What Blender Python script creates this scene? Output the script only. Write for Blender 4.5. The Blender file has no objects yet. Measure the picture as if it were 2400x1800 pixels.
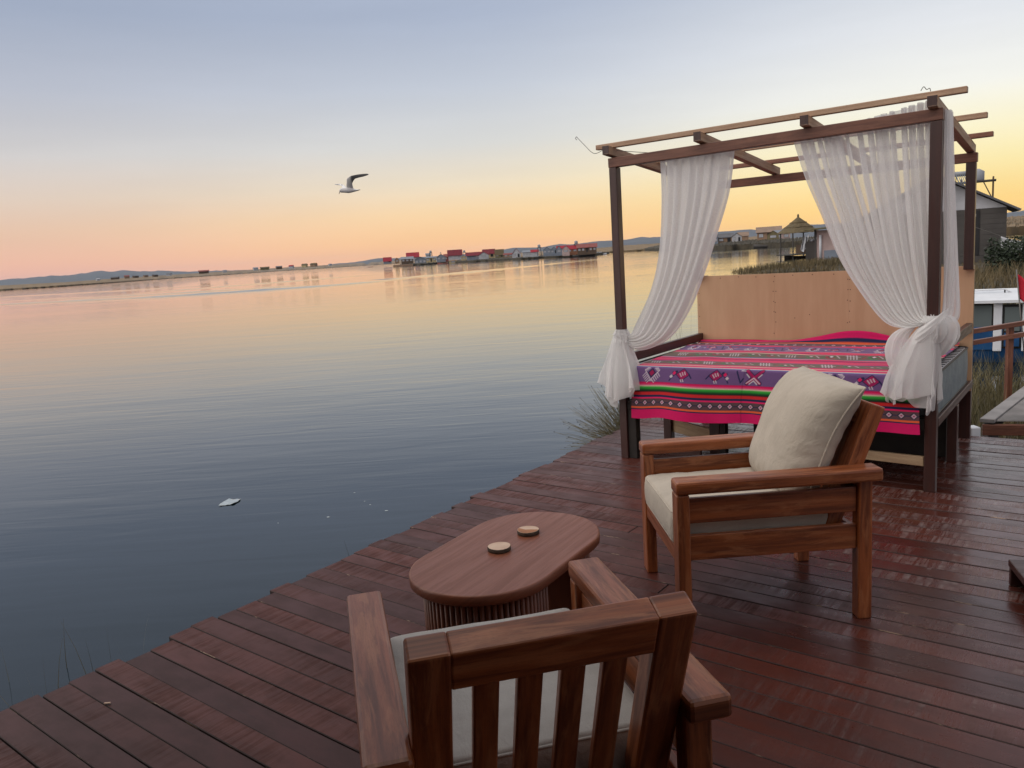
import bpy, bmesh, math, random
from mathutils import Vector, Matrix, noise
import numpy as np

R = math.radians
rng = random.Random(7)
S = bpy.context.scene
C = S.collection

# ------------------------------------------------------------------ camera
FPX, PITCH, ROLL, EYE = 1871.1, 0.1591, -0.0649, 1.55      # focal length in px of a 2400 px wide frame
cp, sp, cr, sr = math.cos(PITCH), math.sin(PITCH), math.cos(ROLL), math.sin(ROLL)
_f = Vector((0, cp, -sp)); _u0 = Vector((0, sp, cp)); _r0 = Vector((1, 0, 0))
_r = cr * _r0 + sr * _u0
_u = -sr * _r0 + cr * _u0
cam = bpy.data.cameras.new('camera')
cam.sensor_width = 36
cam.lens = FPX / 2400 * 36
cam.clip_start, cam.clip_end = 0.02, 60000
co = bpy.data.objects.new('camera', cam)
C.objects.link(co)
m = Matrix((_r, _u, -_f)).transposed().to_4x4()
m.translation = (0, 0, EYE)
co.matrix_world = m
S.camera = co

# ------------------------------------------------------------------ sky at dawn, exposure
S.view_settings.view_transform = 'Standard'
S.view_settings.look = 'None'
S.view_settings.exposure = 0.0
S.view_settings.gamma = 1.0
S.view_settings.use_curve_mapping = False
S.render.engine = 'CYCLES'
S.cycles.use_denoising = True
S.cycles.max_bounces = 10
S.cycles.transparent_max_bounces = 24
S.cycles.sample_clamp_indirect = 6
S.cycles.volume_bounces = 1


def lin(c):
    return tuple(((v / 255) / 12.92 if v / 255 <= .04045 else ((v / 255 + .055) / 1.055) ** 2.4) for v in c)


W = bpy.data.worlds.new('World')
S.world = W
W.use_nodes = True
nt = W.node_tree
nt.nodes.clear()


def N(tree, t, **kw):
    n = tree.nodes.new(t)
    for k, v in kw.items():
        if k.startswith('i_'):
            n.inputs[k[2:].replace('_', ' ')].default_value = v
        else:
            setattr(n, k, v)
    return n


def math_node(tree, op, a, b=None, c=None):
    n = tree.nodes.new('ShaderNodeMath')
    n.operation = op
    for i, v in enumerate((a, b, c)):
        if v is None:
            continue
        if isinstance(v, (int, float)):
            n.inputs[i].default_value = v
        else:
            tree.links.new(v, n.inputs[i])
    return n.outputs[0]


def maprange(tree, v, a, b, c=0., d=1., smooth=True):
    n = tree.nodes.new('ShaderNodeMapRange')
    if smooth:
        n.interpolation_type = 'SMOOTHSTEP'
    tree.links.new(v, n.inputs[0])
    for i, q in enumerate((a, b, c, d)):
        n.inputs[i + 1].default_value = q
    return n.outputs[0]


def mixrgb(tree, fac, a, b, mode='MIX'):
    n = tree.nodes.new('ShaderNodeMix')
    n.data_type = 'RGBA'
    n.blend_type = mode
    for i, v in ((0, fac), (6, a), (7, b)):
        if isinstance(v, (int, float)):
            n.inputs[i].default_value = v
        elif isinstance(v, tuple):
            n.inputs[i].default_value = (*v[:3], 1)
        else:
            tree.links.new(v, n.inputs[i])
    return n.outputs[2]


def ramp(tree, fac, stops, interp='LINEAR'):
    n = tree.nodes.new('ShaderNodeValToRGB')
    e = n.color_ramp.elements
    n.color_ramp.interpolation = interp
    while len(e) < len(stops):
        e.new(0.5)
    for el, (p, c) in zip(e, stops):
        el.position = p
        el.color = (*c, 1)
    tree.links.new(fac, n.inputs[0])
    return n.outputs[0]


GLOW_AZ = 38.0                                             # where the sun is about to come up, degrees right of the view
tc = N(nt, 'ShaderNodeTexCoord')
sep = N(nt, 'ShaderNodeSeparateXYZ')
nt.links.new(tc.outputs['Generated'], sep.inputs[0])
elev = math_node(nt, 'DEGREES' if False else 'ARCSINE', sep.outputs[2])
elev = math_node(nt, 'MULTIPLY', elev, 180 / math.pi / 90)
hx = math_node(nt, 'MULTIPLY', sep.outputs[0], math.sin(R(GLOW_AZ)))
hy = math_node(nt, 'MULTIPLY', sep.outputs[1], math.cos(R(GLOW_AZ)))
hl = math_node(nt, 'SQRT', math_node(nt, 'SUBTRACT', 1.00001, math_node(nt, 'MULTIPLY', sep.outputs[2], sep.outputs[2])))
cosd = math_node(nt, 'DIVIDE', math_node(nt, 'ADD', hx, hy), hl)
cosd = math_node(nt, 'MINIMUM', math_node(nt, 'MAXIMUM', cosd, -1.0), 1.0)
ang = math_node(nt, 'MULTIPLY', math_node(nt, 'ARCCOSINE', cosd), 180 / math.pi)


HAZE, HAZE_TOP = .000025, 165.                             # the morning air over the lake, see the haze box at the end


def sky_ramp(rows):
    out_ = []
    for e, c in rows:                                      # what lies behind the haze, so that it looks as read through it
        T = math.exp(-HAZE * min(13000, HAZE_TOP / math.sin(R(max(e, .3)))))
        out_.append((e / 90, tuple(max(0, (k - (1 - T) * .42) / T) for k in lin(c))))
    return ramp(nt, elev, out_)


zen = [(42, (184, 185, 192)), (90, (180, 181, 188))]
rR = sky_ramp([(0, (255, 204, 124)), (2.0, (255, 220, 144)), (4.0, (255, 238, 178)), (6.0, (254, 246, 210)), (8.5, (243, 243, 236)),
               (12, (229, 232, 236)), (16, (207, 214, 225)), (24, (191, 199, 211))] + zen)
rC = sky_ramp([(0, (249, 192, 150)), (1.5, (252, 205, 154)), (3.3, (250, 217, 171)), (5.2, (238, 223, 197)), (7.8, (219, 219, 216)),
               (11.5, (198, 205, 217)), (16, (172, 183, 204)), (24, (171, 181, 199))] + zen)
rL = sky_ramp([(0, (229, 178, 162)), (1.5, (234, 187, 164)), (3.3, (233, 198, 173)), (5.2, (224, 205, 189)), (7.8, (209, 206, 205)),
               (11.5, (187, 192, 205)), (16, (161, 172, 193)), (24, (163, 172, 190))] + zen)
rB = sky_ramp([(0, (182, 168, 172)), (4.0, (200, 180, 176)), (8.0, (198, 184, 182)), (16, (180, 178, 188)), (28, (174, 178, 190))] + zen)
c1 = mixrgb(nt, maprange(nt, ang, 8, 42), rR, rC)
c1 = mixrgb(nt, maprange(nt, ang, 38, 72), c1, rL)
c1 = mixrgb(nt, maprange(nt, ang, 75, 150), c1, rB)
mpw = N(nt, 'ShaderNodeMapping')                          # the faintest streaks of high haze, all round the sky
mpw.inputs['Scale'].default_value = (1.2, 1.2, 9)
nt.links.new(tc.outputs['Generated'], mpw.inputs[0])
wisp = noise_n0 = N(nt, 'ShaderNodeTexNoise')
wisp.inputs['Scale'].default_value = 2.2
wisp.inputs['Detail'].default_value = 5
wisp.inputs['Roughness'].default_value = .55
nt.links.new(mpw.outputs[0], wisp.inputs['Vector'])
wv_ = maprange(nt, wisp.outputs[0], .3, .7, .975, 1.025)
vm = N(nt, 'ShaderNodeVectorMath')
vm.operation = 'SCALE'
nt.links.new(c1, vm.inputs[0])
nt.links.new(wv_, vm.inputs['Scale'])
c1 = vm.outputs[0]
bg = N(nt, 'ShaderNodeBackground')
bg.inputs['Strength'].default_value = 1.0
nt.links.new(c1, bg.inputs['Color'])
wo = N(nt, 'ShaderNodeOutputWorld')
nt.links.new(bg.outputs[0], wo.inputs['Surface'])

# before sunrise there is no disc: one very wide, soft lamp added as fill from above the lake side
fill_lamp = bpy.data.lights.new('fill_lamp', 'SUN')
fill_lamp.energy, fill_lamp.angle, fill_lamp.color = 2.45, R(100), (1, .93, .84)
so = bpy.data.objects.new('fill_lamp', fill_lamp)
C.objects.link(so)
so.rotation_euler = Vector((-.58, -.16, .80)).to_track_quat('Z', 'Y').to_euler()

# ------------------------------------------------------------------ helpers
WATER = -0.7


def ray(px, py):
    return (_f + _r * ((px - 1200) / FPX) - _u * ((py - 900) / FPX))


def at(px, py, Y):
    """a place in the world: seen at (px,py), Y metres in front of the deck corner"""
    d = ray(px, py)
    return Vector((0, 0, EYE)) + d * (Y / d.y)


def on_z(px, py, z):
    d = ray(px, py)
    return Vector((0, 0, EYE)) + d * ((z - EYE) / d.z)


def tag(o, label=None, cat=None, group=None, kind=None):
    if label:
        o['label'] = label
    if cat:
        o['category'] = cat
    if group:
        o['group'] = group
    if kind:
        o['kind'] = kind
    return o


def empty(name, loc, rz=0., label=None, cat=None, group=None):
    o = bpy.data.objects.new(name, None)
    o.empty_display_size = .1
    C.objects.link(o)
    o.location = loc
    o.rotation_euler = (0, 0, rz)
    return tag(o, label, cat, group)


def link(name, me, mats, parent=None, smooth=False):
    o = bpy.data.objects.new(name, me)
    C.objects.link(o)
    if not isinstance(mats, (list, tuple)):
        mats = [mats]
    if not me.materials:
        for q in mats:
            me.materials.append(q)
    if smooth:
        me.polygons.foreach_set('use_smooth', [True] * len(me.polygons))
    if parent is not None:
        o.parent = parent
    return o


def from_bm(name, bm, mats, parent=None, smooth=False):
    me = bpy.data.meshes.new(name)
    bm.normal_update()
    bm.to_mesh(me)
    bm.free()
    return link(name, me, mats, parent, smooth)


def pyd(name, v, f, mats, parent=None, smooth=False):
    me = bpy.data.meshes.new(name)
    me.from_pydata([tuple(q) for q in v], [], f)
    me.update()
    return link(name, me, mats, parent, smooth)


def bar_bm(p0, p1, w, h, up=(0, 0, 1), bev=.004, seg=2, bm=None, taper=1.0, uv0=None):
    """a squared timber from p0 to p1, w wide, h high, UV running along the grain in metres"""
    p0, p1 = Vector(p0), Vector(p1)
    ax = (p1 - p0)
    L = ax.length
    ax.normalize()
    up = Vector(up)
    sd = ax.cross(up)
    if sd.length < 1e-4:
        sd = ax.cross(Vector((1, 0, 0)))
    sd.normalize()
    up = sd.cross(ax).normalized()
    own = bm is None
    t = bmesh.new()
    vs = []
    for a, k in ((0, 1), (L, taper)):
        for s, q in ((-1, -1), (1, -1), (1, 1), (-1, 1)):
            vs.append(t.verts.new((a, s * w / 2 * k, q * h / 2 * k)))
    for f in ((3, 2, 1, 0), (4, 5, 6, 7), (0, 1, 5, 4), (1, 2, 6, 5), (2, 3, 7, 6), (3, 0, 4, 7)):
        t.faces.new([vs[i] for i in f])
    if bev > 0:
        bmesh.ops.bevel(t, geom=t.edges[:], offset=bev, segments=seg, affect='EDGES', profile=.5)
    uv = t.loops.layers.uv.verify()
    off = rng.random() * 7 if uv0 is None else uv0
    for f in t.faces:
        for l in f.loops:
            c = l.vert.co
            n = f.normal
            l[uv].uv = (c.x + off, (c.y if abs(n.z) > .5 else c.z + .37) + off * .3)
    M = Matrix((ax, sd, up)).transposed().to_4x4()
    M.translation = p0
    t.transform(M)
    if own:
        return t
    me = bpy.data.meshes.new('tmp')
    t.to_mesh(me)
    t.free()
    bm.from_mesh(me)
    bpy.data.meshes.remove(me)
    return bm


def bar(name, parent, p0, p1, w, h, mat, up=(0, 0, 1), bev=.004, taper=1.0):
    return from_bm(name, bar_bm(p0, p1, w, h, up, bev, taper=taper), mat, parent)


def box(name, parent, x0, x1, y0, y1, z0, z1, mat, bev=.004):
    """a squared piece between the given limits, its grain along the longest side"""
    dx, dy, dz = x1 - x0, y1 - y0, z1 - z0
    cx, cy, cz = (x0 + x1) / 2, (y0 + y1) / 2, (z0 + z1) / 2
    if dz > dx and dz > dy:
        bm_ = bar_bm((cx, cy, z0), (cx, cy, z1), dy, dx, up=(1, 0, 0), bev=bev)
    elif dy > dx:
        bm_ = bar_bm((cx, y0, cz), (cx, y1, cz), dx, dz, bev=bev)
    else:
        bm_ = bar_bm((x0, cy, cz), (x1, cy, cz), dy, dz, bev=bev)
    return from_bm(name, bm_, mat, parent)


def tube_data(pts, r, n=8, closed=False, rads=None, off=0):
    pts = [Vector(p) for p in pts]
    v, f = [], []
    k = len(pts)
    prev = None
    for i, p in enumerate(pts):
        a = pts[(i + 1) % k] if (closed or i < k - 1) else p
        b = pts[i - 1] if (closed or i > 0) else p
        d = (a - b).normalized()
        s = d.cross(Vector((0, 0, 1))) if prev is None else prev - d * prev.dot(d)
        if s.length < 1e-4:
            s = d.cross(Vector((1, 0, 0)))
        s.normalize()
        prev = s
        t = d.cross(s)
        rr = rads[i] if rads else r
        for j in range(n):
            w = 2 * math.pi * j / n
            v.append(p + (s * math.cos(w) + t * math.sin(w)) * rr)
    for i in range(k if closed else k - 1):
        for j in range(n):
            a, b = i * n + j, i * n + (j + 1) % n
            c, d = ((i + 1) % k) * n + j, ((i + 1) % k) * n + (j + 1) % n
            f.append((a + off, b + off, d + off, c + off))
    if not closed:
        f.append(tuple(off + j for j in reversed(range(n))))
        f.append(tuple(off + (k - 1) * n + j for j in range(n)))
    return v, f


def tube(name, pts, r, mat, parent=None, n=8, closed=False, rads=None):
    v, f = tube_data(pts, r, n, closed, rads)
    return pyd(name, v, f, mat, parent, True)


def catmull(P, n):
    P = [Vector(p) for p in P]
    out = []
    k = len(P) - 1
    for i in range(n):
        t = i / (n - 1) * k
        j = min(int(t), k - 1)
        t -= j
        p0, p1, p2, p3 = P[max(j - 1, 0)], P[j], P[j + 1], P[min(j + 2, k)]
        out.append(.5 * ((2 * p1) + (p2 - p0) * t + (2 * p0 - 5 * p1 + 4 * p2 - p3) * t * t + (3 * p1 - p0 - 3 * p2 + p3) * t ** 3))
    return out


# ------------------------------------------------------------------ materials
def new_mat(name):
    q = bpy.data.materials.new(name)
    q.use_nodes = True
    t = q.node_tree
    b = t.nodes['Principled BSDF']
    return q, t, b


def coords(t, kind='Object', scale=(1, 1, 1), rot=(0, 0, 0)):
    c = t.nodes.new('ShaderNodeTexCoord')
    mp = t.nodes.new('ShaderNodeMapping')
    mp.inputs['Scale'].default_value = scale
    mp.inputs['Rotation'].default_value = rot
    t.links.new(c.outputs[kind], mp.inputs[0])
    return mp.outputs[0]


def noise_n(t, vec, scale, detail=4, rough=.6, dist=0.):
    n = t.nodes.new('ShaderNodeTexNoise')
    n.inputs['Scale'].default_value = scale
    n.inputs['Detail'].default_value = detail
    n.inputs['Roughness'].default_value = rough
    n.inputs['Distortion'].default_value = dist
    if vec is not None:
        t.links.new(vec, n.inputs['Vector'])
    return n.outputs[0]


def bump(t, b, height, strength=.3, dist=.01):
    n = t.nodes.new('ShaderNodeBump')
    n.inputs['Strength'].default_value = strength
    n.inputs['Distance'].default_value = dist
    t.links.new(height, n.inputs['Height'])
    t.links.new(n.outputs[0], b.inputs['Normal'])
    return n


def plain(name, c, rough=.6, c2=None, scale=6., stretch=(1, 1, 1), bmp=.0, bdist=.01, spec=.4, rnd=.0, coat=0., metal=0., kind='Object'):
    """a surface of colour c that wanders towards c2 in irregular patches"""
    q, t, b = new_mat(name)
    v = coords(t, kind, stretch)
    if c2 is None:
        c2 = tuple(k * .72 for k in c)
    n1 = noise_n(t, v, scale, 5)
    col = mixrgb(t, maprange(t, n1, .3, .7), c, c2)
    if rnd:
        oi = t.nodes.new('ShaderNodeObjectInfo')
        k = maprange(t, oi.outputs['Random'], 0, 1, 1 - rnd, 1 + rnd, False)
        hs = t.nodes.new('ShaderNodeHueSaturation')
        t.links.new(col, hs.inputs['Color'])
        t.links.new(k, hs.inputs['Value'])
        col = hs.outputs[0]
    t.links.new(col, b.inputs['Base Color'])
    b.inputs['Roughness'].default_value = rough
    b.inputs['Specular IOR Level'].default_value = spec
    b.inputs['Metallic'].default_value = metal
    if coat:
        b.inputs['Coat Weight'].default_value = coat
        b.inputs['Coat Roughness'].default_value = .15
    if bmp:
        bump(t, b, noise_n(t, v, scale * 4, 5), bmp, bdist)
    return q


def wood(name, c, c2, c3, rough=.42, gl=0.35, spec=.5, coat=.25, bmp=.15, figure=.5):
    """timber with grain along U: streaks, ribbon figure, pores"""
    q, t, b = new_mat(name)
    tcn = t.nodes.new('ShaderNodeTexCoord')
    oi = t.nodes.new('ShaderNodeObjectInfo')
    add = t.nodes.new('ShaderNodeVectorMath')
    add.operation = 'ADD'
    t.links.new(tcn.outputs['UV'], add.inputs[0])
    cmb = t.nodes.new('ShaderNodeCombineXYZ')
    t.links.new(math_node(t, 'MULTIPLY', oi.outputs['Random'], 31.7), cmb.inputs[0])
    t.links.new(math_node(t, 'MULTIPLY', oi.outputs['Random'], 17.3), cmb.inputs[1])
    t.links.new(cmb.outputs[0], add.inputs[1])

    def mp(s):
        m_ = t.nodes.new('ShaderNodeMapping')
        m_.inputs['Scale'].default_value = s
        t.links.new(add.outputs[0], m_.inputs[0])
        return m_.outputs[0]
    streak = noise_n(t, mp((2.2, 38, 1)), 1, 5, .62, .6)
    fine = noise_n(t, mp((14, 420, 1)), 1, 3, .6)
    fig = noise_n(t, mp((4.5, 30, 1)), 1, 4, .6, 1.0)
    pores = noise_n(t, mp((60, 700, 1)), 1, 2, .5)
    col = mixrgb(t, maprange(t, streak, .34, .68), c, c2)
    col = mixrgb(t, math_node(t, 'MULTIPLY', maprange(t, fig, .48, .66), figure), col, c3)
    col = mixrgb(t, math_node(t, 'MULTIPLY', maprange(t, fine, .45, .75), .35), col, c2)
    col = mixrgb(t, math_node(t, 'MULTIPLY', maprange(t, pores, .58, .7), .45), col, tuple(k * .35 for k in c2))
    hs = t.nodes.new('ShaderNodeHueSaturation')
    t.links.new(col, hs.inputs['Color'])
    t.links.new(maprange(t, oi.outputs['Random'], 0, 1, .82, 1.14, False), hs.inputs['Value'])
    t.links.new(hs.outputs[0], b.inputs['Base Color'])
    t.links.new(maprange(t, streak, .3, .7, rough - .06, rough + .1), b.inputs['Roughness'])
    b.inputs['Specular IOR Level'].default_value = spec
    b.inputs['Coat Weight'].default_value = coat
    b.inputs['Coat Roughness'].default_value = .28
    bump(t, b, fine, bmp, .0015)
    return q


M = {}
M['chair'] = wood('oiled mahogany', (.325, .092, .028), (.125, .030, .009), (.46, .18, .075), rough=.36, coat=.2, spec=.4)
M['table'] = wood('table veneer', (.19, .060, .029), (.145, .045, .022), (.22, .076, .040), rough=.42, coat=.1, spec=.4, figure=.35, bmp=.06)
M['post'] = wood('stained post timber', (.052, .0165, .0125), (.036, .012, .0095), (.068, .025, .018), rough=.45, coat=.2, figure=.3)
M['beam'] = wood('bare pine timber', (.47, .31, .20), (.34, .20, .125), (.53, .37, .25), rough=.6, coat=0, figure=.4)
M['redbeam'] = wood('reddish beam timber', (.20, .075, .043), (.12, .043, .026), (.27, .115, .068), rough=.5, coat=.1, figure=.5)
M['pale'] = wood('pale slat timber', (.42, .29, .17), (.30, .19, .11), (.46, .34, .21), rough=.6, coat=0, figure=.3)
M['dark'] = plain('dark tarred timber', (.018, .015, .014), .6, (.03, .024, .02))
M['plinth'] = plain('black plinth', (.012, .009, .008), .5, (.02, .014, .012))

# deck paint: dark oxide red over sawn boards; saw marks run across the board, gloss wanders
q, t, b = new_mat('oxide red deck paint')
tcn = t.nodes.new('ShaderNodeTexCoord')
oi = t.nodes.new('ShaderNodeObjectInfo')
geo = t.nodes.new('ShaderNodeNewGeometry')


def deck_uv(s, rot=0.):
    add = t.nodes.new('ShaderNodeVectorMath')
    add.operation = 'ADD'
    t.links.new(tcn.outputs['UV'], add.inputs[0])
    cmb = t.nodes.new('ShaderNodeCombineXYZ')
    t.links.new(math_node(t, 'MULTIPLY', oi.outputs['Random'], 53.1), cmb.inputs[0])
    t.links.new(math_node(t, 'MULTIPLY', oi.outputs['Random'], 11.9), cmb.inputs[1])
    t.links.new(cmb.outputs[0], add.inputs[1])
    mp_ = t.nodes.new('ShaderNodeMapping')
    mp_.inputs['Scale'].default_value = s
    mp_.inputs['Rotation'].default_value = (0, 0, rot)
    t.links.new(add.outputs[0], mp_.inputs[0])
    return mp_.outputs[0]


saw = noise_n(t, deck_uv((34, 2.4, 1), .12), 1, 6, .72)
saw2 = noise_n(t, deck_uv((130, 6, 1), -.06), 1, 3, .6)
patch = noise_n(t, deck_uv((1.3, 2.2, 1)), 1, 3, .6)
grain = noise_n(t, deck_uv((3, 60, 1)), 1, 5, .65, .5)
blotch = noise_n(t, deck_uv((4.5, 9, 1)), 1, 4, .6)
scuff_sheen = noise_n(t, deck_uv((9, 26, 1)), 1, 6, .75)
rmask = math_node(t, 'ADD', patch, maprange(t, oi.outputs['Random'], 0, 1, -.16, .16, False))
mask = maprange(t, rmask, .42, .60)
# towards the right: smoother, pale scuffs painted in for sky sheen on saw ridges
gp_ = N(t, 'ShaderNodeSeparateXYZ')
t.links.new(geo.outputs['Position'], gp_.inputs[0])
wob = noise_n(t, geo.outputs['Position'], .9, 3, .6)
sheen_zone = maprange(t, math_node(t, 'ADD', gp_.outputs[0], math_node(t, 'MULTIPLY', wob, 1.6)), .9, 2.9)
col = mixrgb(t, maprange(t, blotch, .3, .7), (.088, .0235, .0155), (.060, .0168, .0120))
col = mixrgb(t, math_node(t, 'MULTIPLY', maprange(t, saw, .47, .68), math_node(t, 'MULTIPLY', mask, .40)), col, (.028, .012, .011))
col = mixrgb(t, math_node(t, 'MULTIPLY', maprange(t, scuff_sheen, .60, .74), math_node(t, 'MULTIPLY', mask, math_node(t, 'ADD', .25, math_node(t, 'MULTIPLY', sheen_zone, .4)))), col, (.17, .115, .105))
col = mixrgb(t, math_node(t, 'MULTIPLY', math_node(t, 'MULTIPLY', maprange(t, saw, .52, .64), maprange(t, scuff_sheen, .44, .60)), math_node(t, 'MULTIPLY', maprange(t, rmask, .40, .56), math_node(t, 'ADD', .05, math_node(t, 'MULTIPLY', sheen_zone, .30)))), col, (.22, .16, .145))
sky_sheen = maprange(t, math_node(t, 'ADD', gp_.outputs[0], math_node(t, 'MULTIPLY', wob, 1.8)), 2.1, 3.5)   # painted sky sheen, palest on the walkway side
col = mixrgb(t, math_node(t, 'MULTIPLY', math_node(t, 'MULTIPLY', maprange(t, saw, .46, .60), maprange(t, scuff_sheen, .36, .56)), math_node(t, 'MULTIPLY', maprange(t, rmask, .34, .54), math_node(t, 'MULTIPLY', sky_sheen, .30))), col, (.32, .265, .25))
col = mixrgb(t, math_node(t, 'MULTIPLY', maprange(t, grain, .62, .75), .35), col, (.03, .012, .011))
hs = t.nodes.new('ShaderNodeHueSaturation')
t.links.new(col, hs.inputs['Color'])
t.links.new(maprange(t, oi.outputs['Random'], 0, 1, .68, 1.28, False), hs.inputs['Value'])
t.links.new(hs.outputs[0], b.inputs['Base Color'])
rg = math_node(t, 'ADD', math_node(t, 'SUBTRACT', maprange(t, blotch, .3, .7, .34, .50), math_node(t, 'MULTIPLY', sheen_zone, .20)), math_node(t, 'MULTIPLY', maprange(t, saw, .42, .62), math_node(t, 'MULTIPLY', mask, .28)))
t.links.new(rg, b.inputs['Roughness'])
t.links.new(math_node(t, 'ADD', .24, math_node(t, 'MULTIPLY', sheen_zone, .36)), b.inputs['Specular IOR Level'])
hgt = math_node(t, 'ADD', math_node(t, 'MULTIPLY', saw, math_node(t, 'MULTIPLY', mask, 1.0)), math_node(t, 'MULTIPLY', saw2, math_node(t, 'MULTIPLY', mask, .4)))
hgt = math_node(t, 'ADD', hgt, math_node(t, 'MULTIPLY', grain, .35))
bump(t, b, hgt, .5, .0022)
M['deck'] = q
q, t, b = new_mat('board edge with bare wood')
v = coords(t, 'UV', (5, 40, 1))
n1 = noise_n(t, v, 1, 4, .7)
t.links.new(mixrgb(t, maprange(t, n1, .60, .68), (.035, .014, .012), (.34, .23, .16)), b.inputs['Base Color'])
b.inputs['Roughness'].default_value = .7
M['deck_edge'] = q

M['fabric'] = plain('greige woven cushion cloth', (.52, .46, .385), .85, (.47, .41, .34), 5, bmp=.25, bdist=.002, spec=.2)
M['fabric2'] = plain('cool grey cushion cloth', (.40, .375, .35), .85, (.34, .32, .30), 5, bmp=.25, bdist=.002, spec=.2)
for _n, _c in (('fabric', (.52, .455, .375)), ('fabric2', (.40, .375, .35))):
    q, t, b = new_mat('woven cushion cloth ' + _n)
    v = coords(t, 'Object')
    big = noise_n(t, v, 6, 4, .55, .6)
    crease = noise_n(t, coords(t, 'Object', (9, 26, 14)), 1, 3, .5, 1.6)
    wv = noise_n(t, coords(t, 'Object', (700, 260, 260)), 1, 2, .6)
    col = mixrgb(t, maprange(t, big, .3, .7), _c, tuple(k * .86 for k in _c))
    col = mixrgb(t, math_node(t, 'MULTIPLY', maprange(t, wv, .4, .7), .22), col, tuple(k * .62 for k in _c))
    t.links.new(col, b.inputs['Base Color'])
    b.inputs['Roughness'].default_value = .9
    b.inputs['Specular IOR Level'].default_value = .15
    b.inputs['Sheen Weight'].default_value = .1
    hh_ = math_node(t, 'ADD', math_node(t, 'MULTIPLY', big, 1.0), math_node(t, 'ADD', math_node(t, 'MULTIPLY', crease, .42), math_node(t, 'MULTIPLY', wv, .10)))
    bump(t, b, hh_, .55, .014)
    M[_n] = q
M['ply'] = plain('sand coloured plywood', (.60, .385, .235), .6, (.53, .325, .19), 3.2, (2.2, 1, .35), bmp=.05)
M['screw'] = plain('rusty screw heads', (.12, .06, .035), .6)
M['mattress_side'] = plain('blue grey quilted mattress border', (.20, .25, .265), .55, (.14, .18, .20), 9, bmp=.5, bdist=.01)
M['mattress_top'] = plain('pale mattress ticking', (.42, .42, .44), .7, (.34, .34, .36), 9)
M['black'] = plain('black trim', (.012, .012, .013), .5)
M['wire'] = plain('galvanised wire', (.16, .15, .14), .4, metal=.6)
M['white'] = plain('white gelcoat', (.72, .74, .77), .35, (.62, .64, .67), 3)
M['blue'] = plain('blue boat paint', (.012, .075, .20), .4, (.010, .055, .15), 3)
q, t, b = new_mat('tinted cabin glass')
b.inputs['Base Color'].default_value = (.17, .20, .20, 1)
b.inputs['Roughness'].default_value = .08
b.inputs['Transmission Weight'].default_value = .25
b.inputs['IOR'].default_value = 1.1
b.inputs['Specular IOR Level'].default_value = .6
M['glass'] = q
M['bark'] = plain('bark rim', (.09, .06, .04), .85, (.05, .035, .025), 60, bmp=.6, bdist=.004)
M['coaster'] = plain('pale cut wood', (.62, .45, .33), .6, (.52, .35, .25), 14)
M['coaster_dark'] = plain('orange heartwood', (.36, .15, .06), .6, (.28, .11, .045), 14)

# sheer white voile
q, t, b = new_mat('white voile')
t.nodes.remove(b)
out = t.nodes['Material Output']
v = coords(t, 'UV', (1, 1, 1))
weave = noise_n(t, coords(t, 'UV', (160, 160, 1)), 1, 3, .6)
colr = mixrgb(t, maprange(t, weave, .3, .7), (.95, .94, .93), (.91, .895, .885))
df = N(t, 'ShaderNodeBsdfDiffuse')
tl = N(t, 'ShaderNodeBsdfTranslucent')
t.links.new(colr, df.inputs[0])
t.links.new(colr, tl.inputs[0])
m1 = N(t, 'ShaderNodeMixShader')
m1.inputs[0].default_value = .46
t.links.new(df.outputs[0], m1.inputs[1])
t.links.new(tl.outputs[0], m1.inputs[2])
tr = N(t, 'ShaderNodeBsdfTransparent')
m2 = N(t, 'ShaderNodeMixShader')
sepv = N(t, 'ShaderNodeSeparateXYZ')
t.links.new(v, sepv.inputs[0])
# the cloth is doubled along its hems (first and last few centimetres)
eL = math_node(t, 'LESS_THAN', sepv.outputs[0], .035)
hem = eL
lo = math_node(t, 'ADD', maprange(t, weave, .3, .7, .62, .74), math_node(t, 'MULTIPLY', hem, .16))
t.links.new(lo, m2.inputs[0])
t.links.new(tr.outputs[0], m2.inputs[1])
t.links.new(m1.outputs[0], m2.inputs[2])
t.links.new(m2.outputs[0], out.inputs['Surface'])
M['voile'] = q

# bedspread: woven colours come from the cloth itself (a colour per thread), the shader adds the weave
q, t, b = new_mat('handwoven aguayo cloth')
at_ = N(t, 'ShaderNodeAttribute')
at_.attribute_name = 'weave'
nz = noise_n(t, coords(t, 'UV', (60, 420, 1)), 1, 3, .6)
t.links.new(mixrgb(t, maprange(t, nz, .35, .8, 0, .16), at_.outputs[0], (.03, .012, .03)), b.inputs['Base Color'])
b.inputs['Roughness'].default_value = .8
b.inputs['Specular IOR Level'].default_value = .2
b.inputs['Sheen Weight'].default_value = .15
bump(t, b, nz, .3, .002)
M['aguayo'] = q

# lake water
q, t, b = new_mat('lake water')
b.inputs['Base Color'].default_value = (.002, .008, .011, 1)
b.inputs['Roughness'].default_value = .03
b.inputs['IOR'].default_value = 1.55
b.inputs['Specular IOR Level'].default_value = .5
w1 = noise_n(t, coords(t, 'Object', (.75, 4.2, 1), (0, 0, R(5))), 1, 2, .45, .6)          # ripples
w2 = noise_n(t, coords(t, 'Object', (.20, .62, 1), (0, 0, R(-9))), 1, 2, .5, .4)          # longer undulation
w3 = noise_n(t, coords(t, 'Object', (1.8, 8.0, 1), (0, 0, R(12))), 1, 2, .5)             # fine
w4 = noise_n(t, coords(t, 'Object', (.10, .35, 1), (0, 0, R(4))), 1, 3, .6)              # open lake chop
reg = noise_n(t, coords(t, 'Object', (.012, .035, 1)), 1, 3, .6)                          # breeze patches
sw = t.nodes.new('ShaderNodeSeparateXYZ')
t.links.new(coords(t, 'Object'), sw.inputs[0])
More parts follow.
